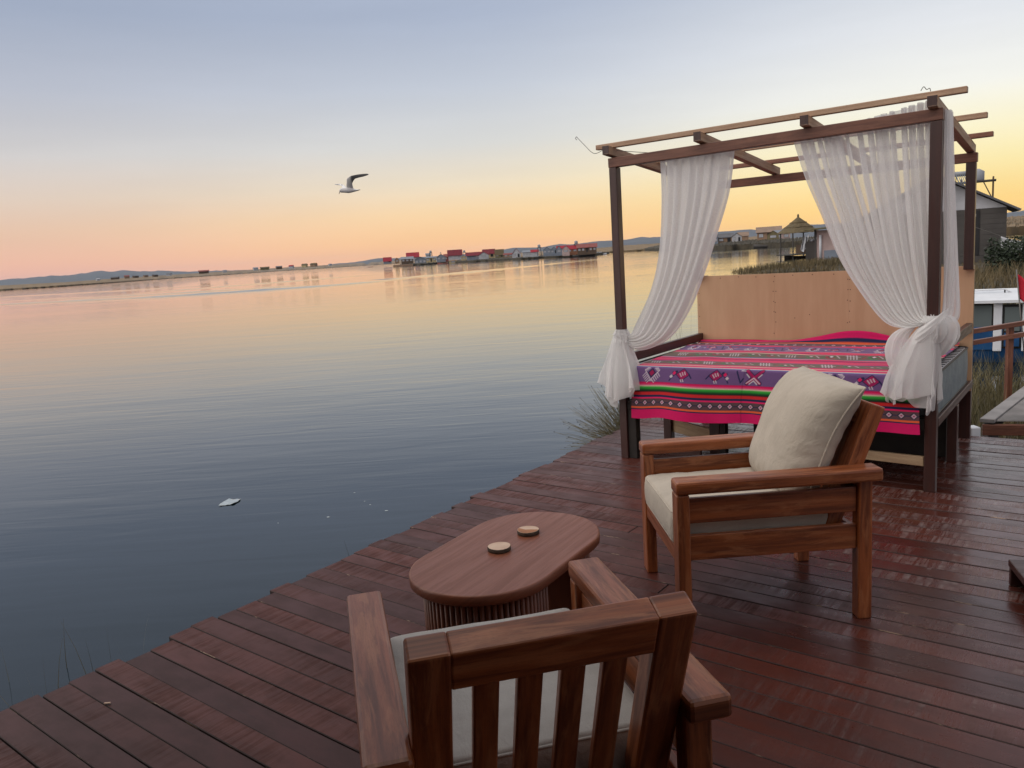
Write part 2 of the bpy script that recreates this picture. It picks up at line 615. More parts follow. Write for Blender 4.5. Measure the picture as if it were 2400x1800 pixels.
open_ = maprange(t, sw.outputs[1], 7, 22)                                                 # sheltered along the deck
amp = math_node(t, 'MULTIPLY', maprange(t, reg, .40, .62, .55, 1.2), math_node(t, 'ADD', .42, math_node(t, 'MULTIPLY', open_, .58)))
h = math_node(t, 'ADD', math_node(t, 'MULTIPLY', math_node(t, 'MULTIPLY', w1, maprange(t, sw.outputs[1], 45, 160, 1., .55)), .0052), math_node(t, 'MULTIPLY', w2, .017))
h = math_node(t, 'ADD', h, math_node(t, 'MULTIPLY', w3, .0011))
h = math_node(t, 'ADD', h, math_node(t, 'MULTIPLY', math_node(t, 'MULTIPLY', w4, open_), maprange(t, sw.outputs[1], 100, 190, .014, .09)))
h = math_node(t, 'MULTIPLY', h, amp)
bump(t, b, h, 1.0, 1.0)
M['water'] = q

M['reed'] = plain('dry totora reed', (.17, .125, .062), .8, (.085, .07, .035), .5, (1, 1, .05))
M['reed_far'] = plain('far reed flats', (.25, .17, .095), .9, (.13, .095, .05), .08, (1, 1, 1.5))
M['blade'] = plain('reed stems', (.19, .15, .075), .7, (.10, .095, .045), 2)
M['blade_dark'] = plain('dark wet stems', (.075, .075, .045), .7, (.04, .045, .03), 2)
M['seed'] = plain('dark seed heads', (.03, .022, .02), .8)
M['bush'] = plain('dark green bush leaves', (.018, .030, .016), .6, (.03, .045, .022), 2)
M['hill'] = plain('bare altiplano hills', (.10, .11, .125), .95, (.075, .085, .10), .002)  # blue of the distant haze is mixed into the base colour
M['peat'] = plain('matted reed island', (.085, .07, .045), .9, (.04, .035, .025), .8, bmp=.5, bdist=.1)

# ------------------------------------------------------------------ lake
LK = 13200
lake = pyd('lake_water', [(-LK, -60, WATER), (LK, -60, WATER), (LK, LK, WATER), (-LK, LK, WATER)], [(0, 1, 2, 3)], M['water'])
tag(lake, kind='structure')

# a boat's wake crossing the lake: long low swells, real ridges on the water
def ridge(pts, w, hgt):
    v, f = [], []
    P = catmull(pts, 120)
    n = 7
    for i, p in enumerate(P):
        d = (P[min(i + 1, 119)] - P[max(i - 1, 0)]).normalized()
        s = Vector((-d.y, d.x, 0))
        e = math.sin(math.pi * i / 119) ** .4 * (1 + .35 * noise.noise(Vector((i * .13, hgt * 90, 0))))
        for j in range(n):
            a = j / (n - 1) * 2 - 1
            v.append(p + s * a * w + Vector((0, 0, hgt * e * (math.cos(a * math.pi) * .5 + .5) + .004)))
        if i:
            for j in range(n - 1):
                k = i * n + j
                f.append((k - n, k - n + 1, k + 1, k))
    return v, f


def wk(L):
    return [on_z(x, y, WATER) for x, y in L]


for pts, w, hh in (
        (wk([(-150, 723), (0, 714), (200, 704), (400, 694), (600, 681), (800, 667), (960, 652)]), 1.5, .075),
        (wk([(-150, 717), (0, 707), (180, 699), (360, 690), (560, 678), (720, 668)]), 1.6, .05),
        (wk([(900, 655), (1040, 643), (1200, 628), (1400, 607)]), 2.6, .07),
        (wk([(-150, 707), (0, 697), (240, 684), (480, 670)]), 3.0, .07),
        (wk([(300, 690), (520, 672), (700, 658), (860, 645)]), 2.4, .06)):
    v, f = ridge(pts, w * 1.7, hh * 2.1)
    pyd('wake', v, f, M['water'], lake, True)

# ------------------------------------------------------------------ deck of single planks
DX, DY = Vector((-.786, .618, 0)), Vector((.618, .786, 0))
deck = tag(empty('deck', (0, 0, 0)), 'dark red painted plank deck above the lake', kind='structure')
joints = [.979, 1.084, 1.189, 1.294, 1.398, 1.509, 1.619, 1.732, 1.847, 1.941, 2.055, 2.159, 2.274, 2.380, 2.496, 2.615, 2.716, 2.841]
ends = [3.257, 3.245, 3.265, 3.258, 3.226, 3.233, 3.268, 3.283, 3.262, 3.267, 3.26, 3.285, 3.283, 3.296, 3.298, 3.304, 3.317, 3.328]
while joints[-1] < 6.62:
    joints.append(joints[-1] + rng.uniform(.100, .120))
    ends.append(3.325 + (joints[-1] - 2.9) * .055 + rng.uniform(-.022, .022))
while joints[0] > -1.0:
    joints.insert(0, joints[0] - rng.uniform(.102, .113))
    ends.insert(0, 3.25 + rng.uniform(-.02, .02))
for i in range(len(joints) - 1):
    s0, s1 = joints[i] + rng.uniform(.0009, .0032), joints[i + 1] - rng.uniform(.0009, .0032)
    z = rng.uniform(-.0025, .0015)
    t1 = ends[i] + rng.uniform(-.006, .016)
    t0 = -3.2
    cut = rng.uniform(-2.2, 2.4) if rng.random() < .22 else None
    for a, bb in (((t0, t1),) if cut is None else ((t0, cut - .002), (cut + .002, t1))):
        sm = (s0 + s1) / 2
        tw = rng.uniform(-.0012, .0012)
        p0 = DX * a + DY * (sm + tw) + Vector((0, 0, z - .013))
        p1 = DX * bb + DY * (sm - tw) + Vector((0, 0, z - .013 + rng.uniform(-.001, .001)))
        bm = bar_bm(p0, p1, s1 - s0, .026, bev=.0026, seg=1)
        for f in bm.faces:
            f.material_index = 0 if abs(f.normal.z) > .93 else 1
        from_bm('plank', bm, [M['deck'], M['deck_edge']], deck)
for k in range(5):
    tt = 3.02 - k * 1.3
    bar('joist', deck, DX * tt + DY * -1.1 + Vector((0, 0, -.075)), DX * tt + DY * 6.6 + Vector((0, 0, -.075)), .07, .09, M['dark'])
for s_ in (.6, 2.6, 4.6, 6.4):
    p = DX * 3.02 + DY * s_
    bar('pile', deck, p + Vector((0, 0, -2.2)), p + Vector((0, 0, -.125)), .12, .12, M['dark'], up=(1, 0, 0))

# ------------------------------------------------------------------ armchairs
def make_chair(loc, rz, label):
    e = empty('armchair', loc, rz, label, 'armchair', 'mahogany armchairs on the deck')
    w = M['chair']
    for v0, v1 in ((-.030, .058), (.622, .710)):
        box('front_leg', e, 0, .050, v0, v1, 0, .5845, w, .006)
        far = v0 > .3
        a0, a1 = (v0 - .004, v1 + .006) if far else (v0 - .006, v1 + .004)
        box('armrest', e, -.003, .818, a0, a1, .585, .638, w, .011)
        l0, l1 = (.622, .682) if far else (-.002, .058)
        box('rear_leg', e, .733, .790, l0, l1, 0, .5845, w, .006)
        s0, s1 = (.640, .664) if far else (.016, .040)
        box('side_slat', e, .050, .733, s0, s1, .452, .556, w, .004)
        box('side_slat', e, .050, .733, s0, s1, .297, .402, w, .004)
    box('front_rail', e, .006, .034, .058, .622, .282, .352, w, .004)
    box('rear_rail', e, .750, .775, .058, .622, .298, .360, w, .004)
    box('seat_base', e, .036, .690, .066, .614, .325, .347, w, .003)
    sl = .386
    ax = Vector((sl, 0, 1)).normalized()
    up = (1, 0, -sl)
    top = Vector((.842, 0, .868))

    def pt(d, v):                                           # d metres down the back from its top edge
        q_ = top - ax * d
        return Vector((q_.x, v, q_.z))
    for v in (.101, .579):
        bar('back_post', e, pt(.62, v), pt(0, v), .080, .062, w, up, .006)
    bar('top_rail', e, pt(.0475, .1395), pt(.0475, .5405), .0605, .0935, w, tuple(ax), .0045)
    for k in range(4):
        v = .141 + .0436 + .0255 + k * (.3975 - .0436 * 2 - .051) / 3
        bar('back_slat', e, pt(.555, v), pt(.0935, v), .051, .022, w, up, .004)
    bar('back_rail', e, pt(.583, .1415), pt(.583, .5385), .030, .055, w, tuple(ax), .004)
    return e


CH1, CH2 = (.612, 3.025, 0), (-.471, 2.142, 0)
RZ1, RZ2 = .0286, math.atan2(-.975, .225)
make_chair(CH1, RZ1, 'mahogany armchair with a propped back pillow, standing before the bed')
make_chair(CH2, RZ2, 'mahogany armchair seen from behind its slatted back, nearest the camera')


def rrect(x0, x1, y0, y1, r, z, n=6):
    P = []
    for cx, cy, a0 in ((x1 - r, y1 - r, 0), (x0 + r, y1 - r, 90), (x0 + r, y0 + r, 180), (x1 - r, y0 + r, 270)):
        for k in range(n + 1):
            a = R(a0 + 90 * k / n)
            P.append(Vector((cx + r * math.cos(a), cy + r * math.sin(a), z)))
    return P


def seat_cushion(loc, rz, label, mat, seed, wrinkle):
    e = empty('seat_cushion', loc, rz, label, 'cushion', 'armchair seat cushions')
    x0, x1, y0, y1, z0, z1 = .002, .636, .064, .616, .352, .492
    nx, ny, nz = 40, 40, 10
    ids, v, f = {}, [], []

    def vid(i, j, k):
        if (i, j, k) in ids:
            return ids[i, j, k]
        a, b_, c_ = i / nx * 2 - 1, j / ny * 2 - 1, k / nz * 2 - 1
        a = math.sin(a * math.pi / 2) * .6 + a * .4
        b_ = math.sin(b_ * math.pi / 2) * .6 + b_ * .4
        # squash the box onto a rounded box, puff the top, bulge the border
        ax_, ay_, az_ = (x1 - x0) / 2, (y1 - y0) / 2, (z1 - z0) / 2
        p = Vector((a * ax_, b_ * ay_, c_ * az_))
        r = .022
        q_ = Vector((max(-ax_ + r, min(ax_ - r, p.x)), max(-ay_ + r, min(ay_ - r, p.y)), max(-az_ + r * .7, min(az_ - r * .7, p.z))))
        d = p - q_
        if d.length > 1e-6:
            p = q_ + d.normalized() * min(d.length, r)
        puff = (1 - a ** 4) * (1 - b_ ** 4)
        if c_ > 0:
            p.z += .014 * puff * c_
        side = 1 - c_ * c_
        if abs(a) > .98:
            p.x += math.copysign(.008, a) * side
        if abs(b_) > .98:
            p.y += math.copysign(.006, b_) * side
            if wrinkle and b_ < 0:
                p.y += .0035 * math.sin(p.x * 150 + 2 * noise.noise(Vector((p.x * 9, p.z * 30, seed)))) * (.4 + .6 * side)
        p.z += .004 * noise.noise(Vector((p.x * 7, p.y * 7, seed))) * (c_ > .5)
        p.z += .0022 * noise.noise(Vector((p.x * 30, p.y * 6, seed + 4))) * (c_ > .5)
        v.append(p + Vector(((x0 + x1) / 2, (y0 + y1) / 2, (z0 + z1) / 2)))
        ids[i, j, k] = len(v) - 1
        return ids[i, j, k]
    for i in range(nx):
        for j in range(ny):
            for k, fl in ((0, 1), (nz, 0)):
                l = [vid(i, j, k), vid(i + 1, j, k), vid(i + 1, j + 1, k), vid(i, j + 1, k)]
                f.append(l[::-1] if fl else l)
    for i in range(nx):
        for k in range(nz):
            for j, fl in ((0, 0), (ny, 1)):
                l = [vid(i, j, k), vid(i + 1, j, k), vid(i + 1, j, k + 1), vid(i, j, k + 1)]
                f.append(l[::-1] if fl else l)
    for j in range(ny):
        for k in range(nz):
            for i, fl in ((0, 1), (nx, 0)):
                l = [vid(i, j, k), vid(i, j + 1, k), vid(i, j + 1, k + 1), vid(i, j, k + 1)]
                f.append(l[::-1] if fl else l)
    pyd('pad', v, f, mat, e, True)
    for z in (z0 + .010, z1 - .009):
        tube('piping', rrect(x0 + .001, x1 - .001, y0 + .001, y1 - .001, .028, z), .0042, mat, e, 6, True)
    return e


seat_cushion(CH1, RZ1, 'beige seat cushion in the armchair that has a back pillow', M['fabric'], 1., False)
seat_cushion(CH2, RZ2, 'grey seat cushion seen through the slats of the nearest armchair', M['fabric2'], 5., True)


def pillow(loc, rz):
    e = empty('back_pillow', loc, rz, 'plump beige pillow propped against the back of the armchair', 'pillow')
    n = 56
    sl = .42
    zx = Vector((sl, 0, 1)).normalized()                     # up the pillow
    th = Vector((1, 0, -sl)).normalized()                    # backwards through it
    c0 = Vector((.640, .338, .715))
    hw, hh, T = .278, .262, .215
    top_, bot_, f = [], [], []
    v = []

    def pos(a, b_, sgn):
        fa = max(0., 1 - abs(a) ** 4.2)
        fb = max(0., 1 - abs(b_) ** 4.2)
        k = (fa * fb) ** .50
        cr_ = (abs(a) * abs(b_)) ** 5                        # corners drawn in a little, sides a touch hollow
        pa = a * hw * (1 - .045 * (1 - b_ * b_) * abs(a) ** 3 + .015 * cr_)
        pb = b_ * hh * (1 - .05 * (1 - a * a) * abs(b_) ** 3 * (1 if b_ < 0 else -.35) + .02 * cr_)
        wr = .006 * noise.noise(Vector((a * 2.3, b_ * 2.3, 3 + sgn))) * k
        wr += .0035 * math.sin(a * 30 + 3 * b_) * max(0, abs(b_) - .6) / .4 * (1 - abs(a)) * 2 * min(1, k * 3)
        wr += .003 * math.sin(b_ * 22 + 2 * a) * max(0, abs(a) - .7) / .3 * min(1, k * 3)
        thick = T * (.62 if sgn < 0 else .38) * k + wr * (k > 0)
        sag = -.02 * (1 - a * a) * max(0, -b_)
        bend = .045 * max(0, b_) ** 2 * (.4 + .6 * (a < 0) * abs(a))
        return c0 + Vector((0, 1, 0)) * pa + zx * (pb + sag) + th * (sgn * thick + bend)
    ids = {}
    for s_ in (-1, 1):
        for i in range(n + 1):
            for j in range(n + 1):
                a = math.sin((i / n * 2 - 1) * math.pi / 2)
                b_ = math.sin((j / n * 2 - 1) * math.pi / 2)
                if s_ == 1 and (i in (0, n) or j in (0, n)):
                    ids[s_, i, j] = ids[-1, i, j]
                    continue
                ids[s_, i, j] = len(v)
                v.append(pos(a, b_, s_))
        for i in range(n):
            for j in range(n):
                l = [ids[s_, i, j], ids[s_, i + 1, j], ids[s_, i + 1, j + 1], ids[s_, i, j + 1]]
                f.append(l if s_ > 0 else l[::-1])
    pyd('pad', v, f, M['fabric'], e, True)
    ring = [pos(math.sin((i / n * 2 - 1) * math.pi / 2), -1, 1) for i in range(n)] + [pos(1, math.sin((j / n * 2 - 1) * math.pi / 2), 1) for j in range(n)] + \
           [pos(-math.sin((i / n * 2 - 1) * math.pi / 2), 1, 1) for i in range(n)] + [pos(-1, -math.sin((j / n * 2 - 1) * math.pi / 2), 1) for j in range(n)]
    R2 = [ring[0]]
    for p in ring[1:]:
        if (p - R2[-1]).length > .004:
            R2.append(p)
    tube('piping', R2, .0048, M['fabric'], e, 6, True)


pillow(CH1, RZ1)

# ------------------------------------------------------------------ coffee table
tb = empty('coffee_table', (-.052, 2.885, 0), R(58), 'oval brown coffee table on fluted drums beside the deck edge', 'table')


def stadium(half, r, n=28):
    P = []
    for k in range(n + 1):
        a = -math.pi / 2 + math.pi * k / n
        P.append((half + r * math.cos(a), r * math.sin(a)))
    for k in range(n + 1):
        a = math.pi / 2 + math.pi * k / n
        P.append((-half + r * math.cos(a), r * math.sin(a)))
    return P


bm = bmesh.new()
uv = bm.loops.layers.uv.verify()
prof = [(.424, -.010), (.420, -.004), (.4205, 0), (.452, 0), (.457, -.0015), (.460, -.006)]
rings = []
for z, ins in [(.4215, .012), (.4225, .004), (.427, .0), (.453, .0), (.458, .0022), (.460, .007)]:
    rings.append([bm.verts.new((x, y, z)) for x, y in stadium(.18, .265 - ins)])
nR = len(rings[0])
for a, b_ in zip(rings, rings[1:]):
    for k in range(nR):
        bm.faces.new((a[k], a[(k + 1) % nR], b_[(k + 1) % nR], b_[k])).smooth = True
bm.faces.new(rings[-1])
bm.faces.new(rings[0][::-1])
for f in bm.faces:
    for l in f.loops:
        c = l.vert.co
        l[uv].uv = (c.x, c.y + c.z * 1.3)
from_bm('tabletop', bm, M['table'], tb)
slat_me = None
for sgn in (-1, 1):
    bm = bmesh.new()
    lo, hi = [], []
    r_ = .206
    P = [(.185 - .085, -r_)] + [(.185 + r_ * math.cos(-math.pi / 2 + math.pi * k / 20), r_ * math.sin(-math.pi / 2 + math.pi * k / 20)) for k in range(21)] + [(.185 - .085, r_)]
    for x, y in P:
        lo.append(bm.verts.new((x * sgn, y, .03)))
        hi.append(bm.verts.new((x * sgn, y, .421)))
    k_ = len(P)
    for k in range(k_):
        fc = (lo[k], lo[(k + 1) % k_], hi[(k + 1) % k_], hi[k])
        bm.faces.new(fc if sgn > 0 else fc[::-1])
    uvp = bm.loops.layers.uv.verify()
    for f in bm.faces:
        for l in f.loops:
            l[uvp].uv = (l.vert.co.z, l.vert.co.y + l.vert.co.x)
    ped = from_bm('pedestal', bm, M['table'], tb)
    # half-round flutes standing round the drum
    if slat_me is None:
        sb = bmesh.new()
        L0, L1 = [], []
        for k in range(8):
            a = -math.pi / 2 + math.pi * k / 7
            L0.append(sb.verts.new((.012 * math.cos(a), .0098 * math.sin(a), .03)))
            L1.append(sb.verts.new((.012 * math.cos(a), .0098 * math.sin(a), .4208)))
        for k in range(7):
            sb.faces.new((L0[k], L0[k + 1], L1[k + 1], L1[k])).smooth = True
        sb.faces.new(L1)
        sb.faces.new(L0[::-1])
        us = sb.loops.layers.uv.verify()
        for f in sb.faces:
            for l in f.loops:
                l[us].uv = (l.vert.co.z, l.vert.co.y)
        slat_me = bpy.data.meshes.new('flute')
        sb.to_mesh(slat_me)
        sb.free()
        slat_me.materials.append(M['table'])
    spots = []
    n_arc = 31
    for k in range(n_arc + 1):
        a = -math.pi / 2 + math.pi * k / n_arc
        spots.append((.185 + (r_ + .0005) * math.cos(a), (r_ + .0005) * math.sin(a), a))
    for k in range(4):
        for ys in (-1, 1):
            spots.append((.185 - .0205 * (k + 1), ys * (r_ + .0005), ys * math.pi / 2))
    for x, y, a in spots:
        o = link('flute', slat_me, [], ped)
        o.location = (x * sgn, y, 0)
        o.rotation_euler = (0, 0, a if sgn > 0 else math.pi - a)
bm = bmesh.new()
lo = [bm.verts.new((x, y, .002)) for x, y in stadium(.18, .200)]
hi = [bm.verts.new((x, y, .029)) for x, y in stadium(.18, .200)]
for k in range(len(lo)):
    bm.faces.new((lo[k], lo[(k + 1) % len(lo)], hi[(k + 1) % len(lo)], hi[k]))
bm.faces.new(hi)
from_bm('plinth', bm, M['plinth'], tb)


def coaster(x, y, label, half, a0):
    e = empty('coaster', (x, y, .4605), a0, label, 'coaster', 'round wooden coasters on the coffee table')
    n = 40
    rr = [.044 * (1 + .02 * math.sin(3 * k * 2 * math.pi / n + a0) + .012 * rng.uniform(-1, 1)) for k in range(n)]
    v, f = [], []
    for z, ins in ((0, .001), (.003, 0), (.0135, 0), (.0155, .0015)):
        for k in range(n):
            a = 2 * math.pi * k / n
            v.append(((rr[k] - ins) * math.cos(a), (rr[k] - ins) * math.sin(a), z))
    for j in range(3):
        for k in range(n):
            f.append((j * n + k, j * n + (k + 1) % n, (j + 1) * n + (k + 1) % n, (j + 1) * n + k))
    f.append(tuple(reversed(range(n))))
    pyd('bark_rim', v, f, M['bark'], e, True)
    v = [((rr[k] - .0016) * math.cos(2 * math.pi * k / n), (rr[k] - .0016) * math.sin(2 * math.pi * k / n), .0157) for k in range(n)]
    pyd('cut_face', v, [tuple(range(n))], M['coaster'], e)
    if half:
        v = [(x_ * .97, y_ * .97, z_ + .0004) for x_, y_, z_ in v[:n // 2 + 3]] + [(-.012, -.004, .0161), (.008, .006, .0161)]
        pyd('heartwood', v, [tuple(range(len(v)))], M['coaster_dark'], e)


coaster(-.0876, 2.8725, 'pale round wood slice coaster, nearer one on the coffee table', False, .3)
coaster(.0258, 3.0343, 'round wood slice coaster half orange heartwood, farther one on the table', True, 2.6)

# ------------------------------------------------------------------ unseen building behind the photographer, put there to shade the near chair and deck
shade_lodge = empty('shade_lodge', DY * -.50, math.atan2(DX.y, DX.x), 'unseen boarded front with a deep eave, added to shade the near deck', 'building')
for k in range(44):
    x = -3.6 + k * .17
    if -.9 < x < .3:
        continue                                            # open doorway of the unseen shade front
    box('wall_board', shade_lodge, x, x + .166, -.03 + (k % 2) * .006, .03, -.1, 2.75, M['post'], .003)  # boards of the unseen shade building
box('shade_door_lintel', shade_lodge, -.89, .445, -.035, .028, 2.10, 2.75, M['post'], .003)
box('door', shade_lodge, -.86, .42, .06, .10, .0, 2.09, M['dark'], .003)
for k in range(9):
    bar('rafter', shade_lodge, (-3.6 + k * .93, -1.45, 2.66), (-3.6 + k * .93, 3.0, 3.55), .07, .12, M['post'])
bar('roof', shade_lodge, (.1, -1.5, 2.765), (.1, 3.0, 3.672), 8.2, .06, M['dark'], up=(0, 0, 1))  # roof of the unseen shade building

# ------------------------------------------------------------------ canopy bed (its own frame: u right, v towards the headboard)
BED = (.785, 5.8325, 0)
BYAW = -.6492
bed = empty('canopy_bed', BED, BYAW, 'dark timber canopy day bed with open slatted roof and plywood headboard', 'bed')
P_, RB, BM_ = M['post'], M['redbeam'], M['beam']
box('post', bed, .000, .058, .000, .066, 0, 2.118, P_, .003)
box('post', bed, 2.048, 2.110, .000, .066, 0, 2.136, P_, .003)
box('post', bed, .002, .060, 1.392, 1.452, 1.245, 1.985, P_, .003)
box('post', bed, 2.046, 2.108, 1.392, 1.452, 1.245, 1.985, P_, .003)
bar('beam', bed, (-.004, .031, 2.152), (2.112, .031, 2.171), .066, .066, RB)
bar('beam', bed, (-.004, 1.424, 2.018), (2.114, 1.424, 2.018), .060, .064, RB)
zr = lambda v: 2.236 - (v + .05) * .101                     # underside slope of the rafters, at their middle height
for k, u in enumerate((.012, .695, 1.378, 2.066)):
    r_ = bar('rafter', bed, (u, -.055, zr(-.055)), (u, 1.50, zr(1.50)), .052, .060, BM_)
    box('end_grain', r_, u - .0255, u + .0255, -.0575, -.0555, zr(-.055) - .0295, zr(-.055) + .0295, P_, .001)
for v, u0, u1, th in ((.030, -.105, 2.225, .034), (.72, -.09, 2.245, .034), (1.32, -.10, 2.215, .034)):
    z = zr(v) + .030 + th / 2 + .001
    bar('purlin', bed, (u0, v, z - .004), (u1, v, z + .006), .046, th, BM_ if v < 1.2 else RB)
# headboard of three plywood panels
hb = empty('headboard', (0, 0, 0))
hb.parent = bed
for a, b_ in ((.000, .6768), (.6772, 1.2568), (1.2572, 2.108)):
    box('panel', hb, a, b_, 1.454, 1.469, .36, 1.268, M['ply'], .0004)
sv, sf = [], []


def dot(c, nrm, r):
    n_ = Vector(nrm)
    s_ = n_.orthogonal().normalized()
    t_ = n_.cross(s_)
    k0 = len(sv)
    for k in range(6):
        a = 2 * math.pi * k / 6
        sv.append(Vector(c) + s_ * r * math.cos(a) + t_ * r * math.sin(a) + n_ * .0008)
    sv.append(Vector(c) + n_ * .003)
    for k in range(6):
        sf.append((k0 + k, k0 + (k + 1) % 6, k0 + 6))


for k in range(14):
    dot((.06 + k * .155 + rng.uniform(-.01, .01), 1.4538, 1.25 + rng.uniform(-.006, .004)), (0, -1, 0), .0045)
for u in (.668, .686, 1.248, 1.266):
    for k in range(6):
        if rng.random() < .75:
            dot((u + rng.uniform(-.004, .004), 1.4538, .78 + k * .085 + rng.uniform(-.006, .006)), (0, -1, 0), .0042)
for k in range(5):
    dot((.018, 1.4538, .82 + k * .1), (0, -1, 0), .0042)
    dot((rng.uniform(.8, 2.0), 1.4538, rng.uniform(.85, 1.2)), (0, -1, 0), .004)
tag(pyd('screws', sv, sf, M['screw'], hb), kind='stuff')
# rails, legs, base boards
box('side_rail', bed, .006, .046, .067, 1.4535, .708, .776, P_, .003)
box('side_rail', bed, 2.066, 2.106, .067, 1.4535, .796, .860, P_, .003)
box('base_rail', bed, 2.062, 2.112, .068, 1.50, .386, .438, P_, .003)
box('base_rail', bed, .004, .054, .068, 1.4535, .386, .438, P_, .003)
box('base_rail', bed, .060, 2.046, .012, .060, .372, .438, M['dark'], .003)
box('base_rail', bed, .056, 2.060, 1.40, 1.4535, .372, .437, M['dark'], .003)
for k in range(9):
    box('bed_slat', bed, .056, 2.060, .10 + k * .15, .19 + k * .15, .424, .4385, M['pale'], .002)
box('leg', bed, .0585, .125, .018, .084, 0, .371, M['dark'], .003)
box('leg', bed, 2.058, 2.118, .745, .812, 0, .385, P_, .003)
box('leg', bed, 2.030, 2.105, 1.4695, 1.53, 0, 1.27, P_, .003)
box('leg', bed, .002, .077, 1.4695, 1.53, 0, 1.27, P_, .003)
box('leg', bed, .098, .162, .52, .585, 0, .385, P_, .003)
box('leg', bed, .545, .625, .37, .435, 0, .385, P_, .003)
box('leg', bed, .626, .668, .372, .433, 0, .384, M['dark'], .003)
box('leg', bed, 1.30, 1.37, .60, .665, 0, .385, P_, .003)
bar('stretcher', bed, (.165, .56, .145), (.545, .42, .125), .03, .10, M['pale'])
bar('stretcher', bed, (1.40, .20, .150), (2.046, .035, .178), .030, .058, M['pale'])
box('kick_board', bed, .128, .542, .21, .24, .0, .07, P_, .003)
box('kick_board', bed, .70, 2.04, .86, .885, .0, .37, M['dark'], .003)

# mattress
mt = empty('mattress', BED, BYAW, 'blue grey mattress with black piping under the woven bedspread', 'mattress')
X0, X1, Y0, Y1, Z0, Z1 = .062, 2.0585, .070, 1.386, .440, .700
X1 = 2.092
v, f = [], []
ringpts = rrect(X0, X1, Y0, Y1, .05, 0, 8)
n_ = len(ringpts)
lev = 7
for k in range(lev):
    z = Z0 + .012 + (Z1 - Z0 - .024) * k / (lev - 1)
    bulge = .010 * math.sin(math.pi * k / (lev - 1))
    for i, p in enumerate(ringpts):
        d = Vector((p.x - 1.07, (p.y - .73) * 1.5, 0)).normalized()
        v.append((p.x + d.x * bulge * .6, p.y + d.y * bulge * .6, z))
for k in range(lev - 1):
    for i in range(n_):
        f.append((k * n_ + i, k * n_ + (i + 1) % n_, (k + 1) * n_ + (i + 1) % n_, (k + 1) * n_ + i))
pyd('border', v, f, M['mattress_side'], mt, True)
for z, up_ in ((Z1 - .010, 1), (Z0 + .010, -1)):
    P = rrect(X0 + .006, X1 - .006, Y0 + .006, Y1 - .006, .05, z, 8)
    v = [tuple(p) for p in P] + [(p.x * .9 + 1.07 * .1, p.y * .9 + .073, z + up_ * .008) for p in P]
    nn = len(P)
    f = [(i, (i + 1) % nn, nn + (i + 1) % nn, nn + i) for i in range(nn)] + [tuple(range(nn, 2 * nn))]
    pyd('panel', v, f, M['mattress_top'], mt, True)
    tube('piping', rrect(X0, X1, Y0, Y1, .052, z + .004 * up_, 8), .0068, M['black'], mt, 6, True)
for k in range(16):
    y = .16 + k * .076
    box('tuft_line', mt, 2.036, 2.082, y, y + .010, .6985, .7035, M['black'], .001)

# bedspread -------------------------------------------------------------------
PK, PKD, NV, OR = (.66, .003, .115), (.50, .003, .09), (.012, .018, .075), (.80, .115, .035)
MV, PU, BR = (.115, .055, .065), (.165, .085, .225), (.135, .088, .062)
RD, GR, GRD, BL, CRM = (.62, .018, .020), (.018, .30, .030), (.004, .06, .010), (.01, .01, .012), (.72, .60, .42)
WH, LB, HOT = (.68, .58, .63), (.10, .22, .48), (.80, .012, .12)
bands = [(0, PK), (.064, PK), (.0645, NV), (.072, NV), (.0725, OR), (.086, OR), (.0865, MV), (.140, MV), (.1405, HOT), (.150, HOT), (.1505, NV), (.167, NV), (.1675, RD),
         (.184, RD), (.192, BL), (.202, GRD), (.214, GR), (.224, (.07, .42, .06)), (.230, CRM), (.236, (.75, .16, .30)), (.246, HOT), (.258, PKD), (.2585, PU), (.368, PU), (.3685, LB), (.376, CRM),
         (.380, PK), (.440, PK), (.4405, GR), (.447, CRM), (.456, CRM), (.4565, PK), (.492, PK), (.4925, NV), (.499, BR), (.640, BR), (.6405, LB), (.652, NV), (.6525, PK), (.700, PK), (.7005, NV), (.708, NV), (.7085, HOT), (.745, HOT), (.7455, OR), (.752, OR), (.7525, PK), (.80, PK), (.8005, NV), (.808, NV), (.8085, PK), (.86, PK), (.8605, CRM),
         (.872, LB), (.884, NV), (.8845, BR), (1.10, BR), (1.1005, CRM), (1.115, CRM), (1.1155, PK), (1.15, PK), (1.1505, NV), (1.162, NV), (1.1625, HOT), (1.20, HOT), (1.2005, OR), (1.21, OR), (1.2105, PK), (1.235, PK), (1.2355, CRM), (1.246, LB), (1.2465, PU), (1.455, PU), (1.4555, HOT),
         (1.51, HOT), (1.5105, NV), (1.54, NV), (1.5405, HOT), (1.56, HOT), (1.5605, MV), (1.70, MV), (1.7005, OR), (1.73, OR), (1.7305, NV), (1.75, NV), (1.7505, PK), (2.4, PK)]
bp = np.array([q_[0] for q_ in bands])
bc = np.array([q_[1] for q_ in bands])
NU, NS = 400, 420
# denser rows on the front drop, where the cloth faces the eye
s_rows = np.concatenate([np.linspace(0, .50, 190, endpoint=False), np.linspace(.50, 1.88, NS - 190)])
u_cols = np.linspace(0, 1, NU)
SS, UU = np.meshgrid(s_rows, u_cols, indexing='ij')
XM = UU * 1.92                                              # metres across the cloth
col = np.stack([np.interp(SS, bp, bc[:, i]) for i in range(3)], -1)


def stroke(segs, w, c):
    for (x0, y0, x1, y1) in segs:
        dx, dy = x1 - x0, y1 - y0
        L2 = dx * dx + dy * dy + 1e-12
        tt = np.clip(((XM - x0) * dx + (SS - y0) * dy) / L2, 0, 1)
        dist = np.hypot(XM - x0 - tt * dx, SS - y0 - tt * dy)
        k = np.clip((w - dist) / .0022 + .5, 0, 1)[..., None]
        col[:] = col * (1 - k) + np.array(c) * k


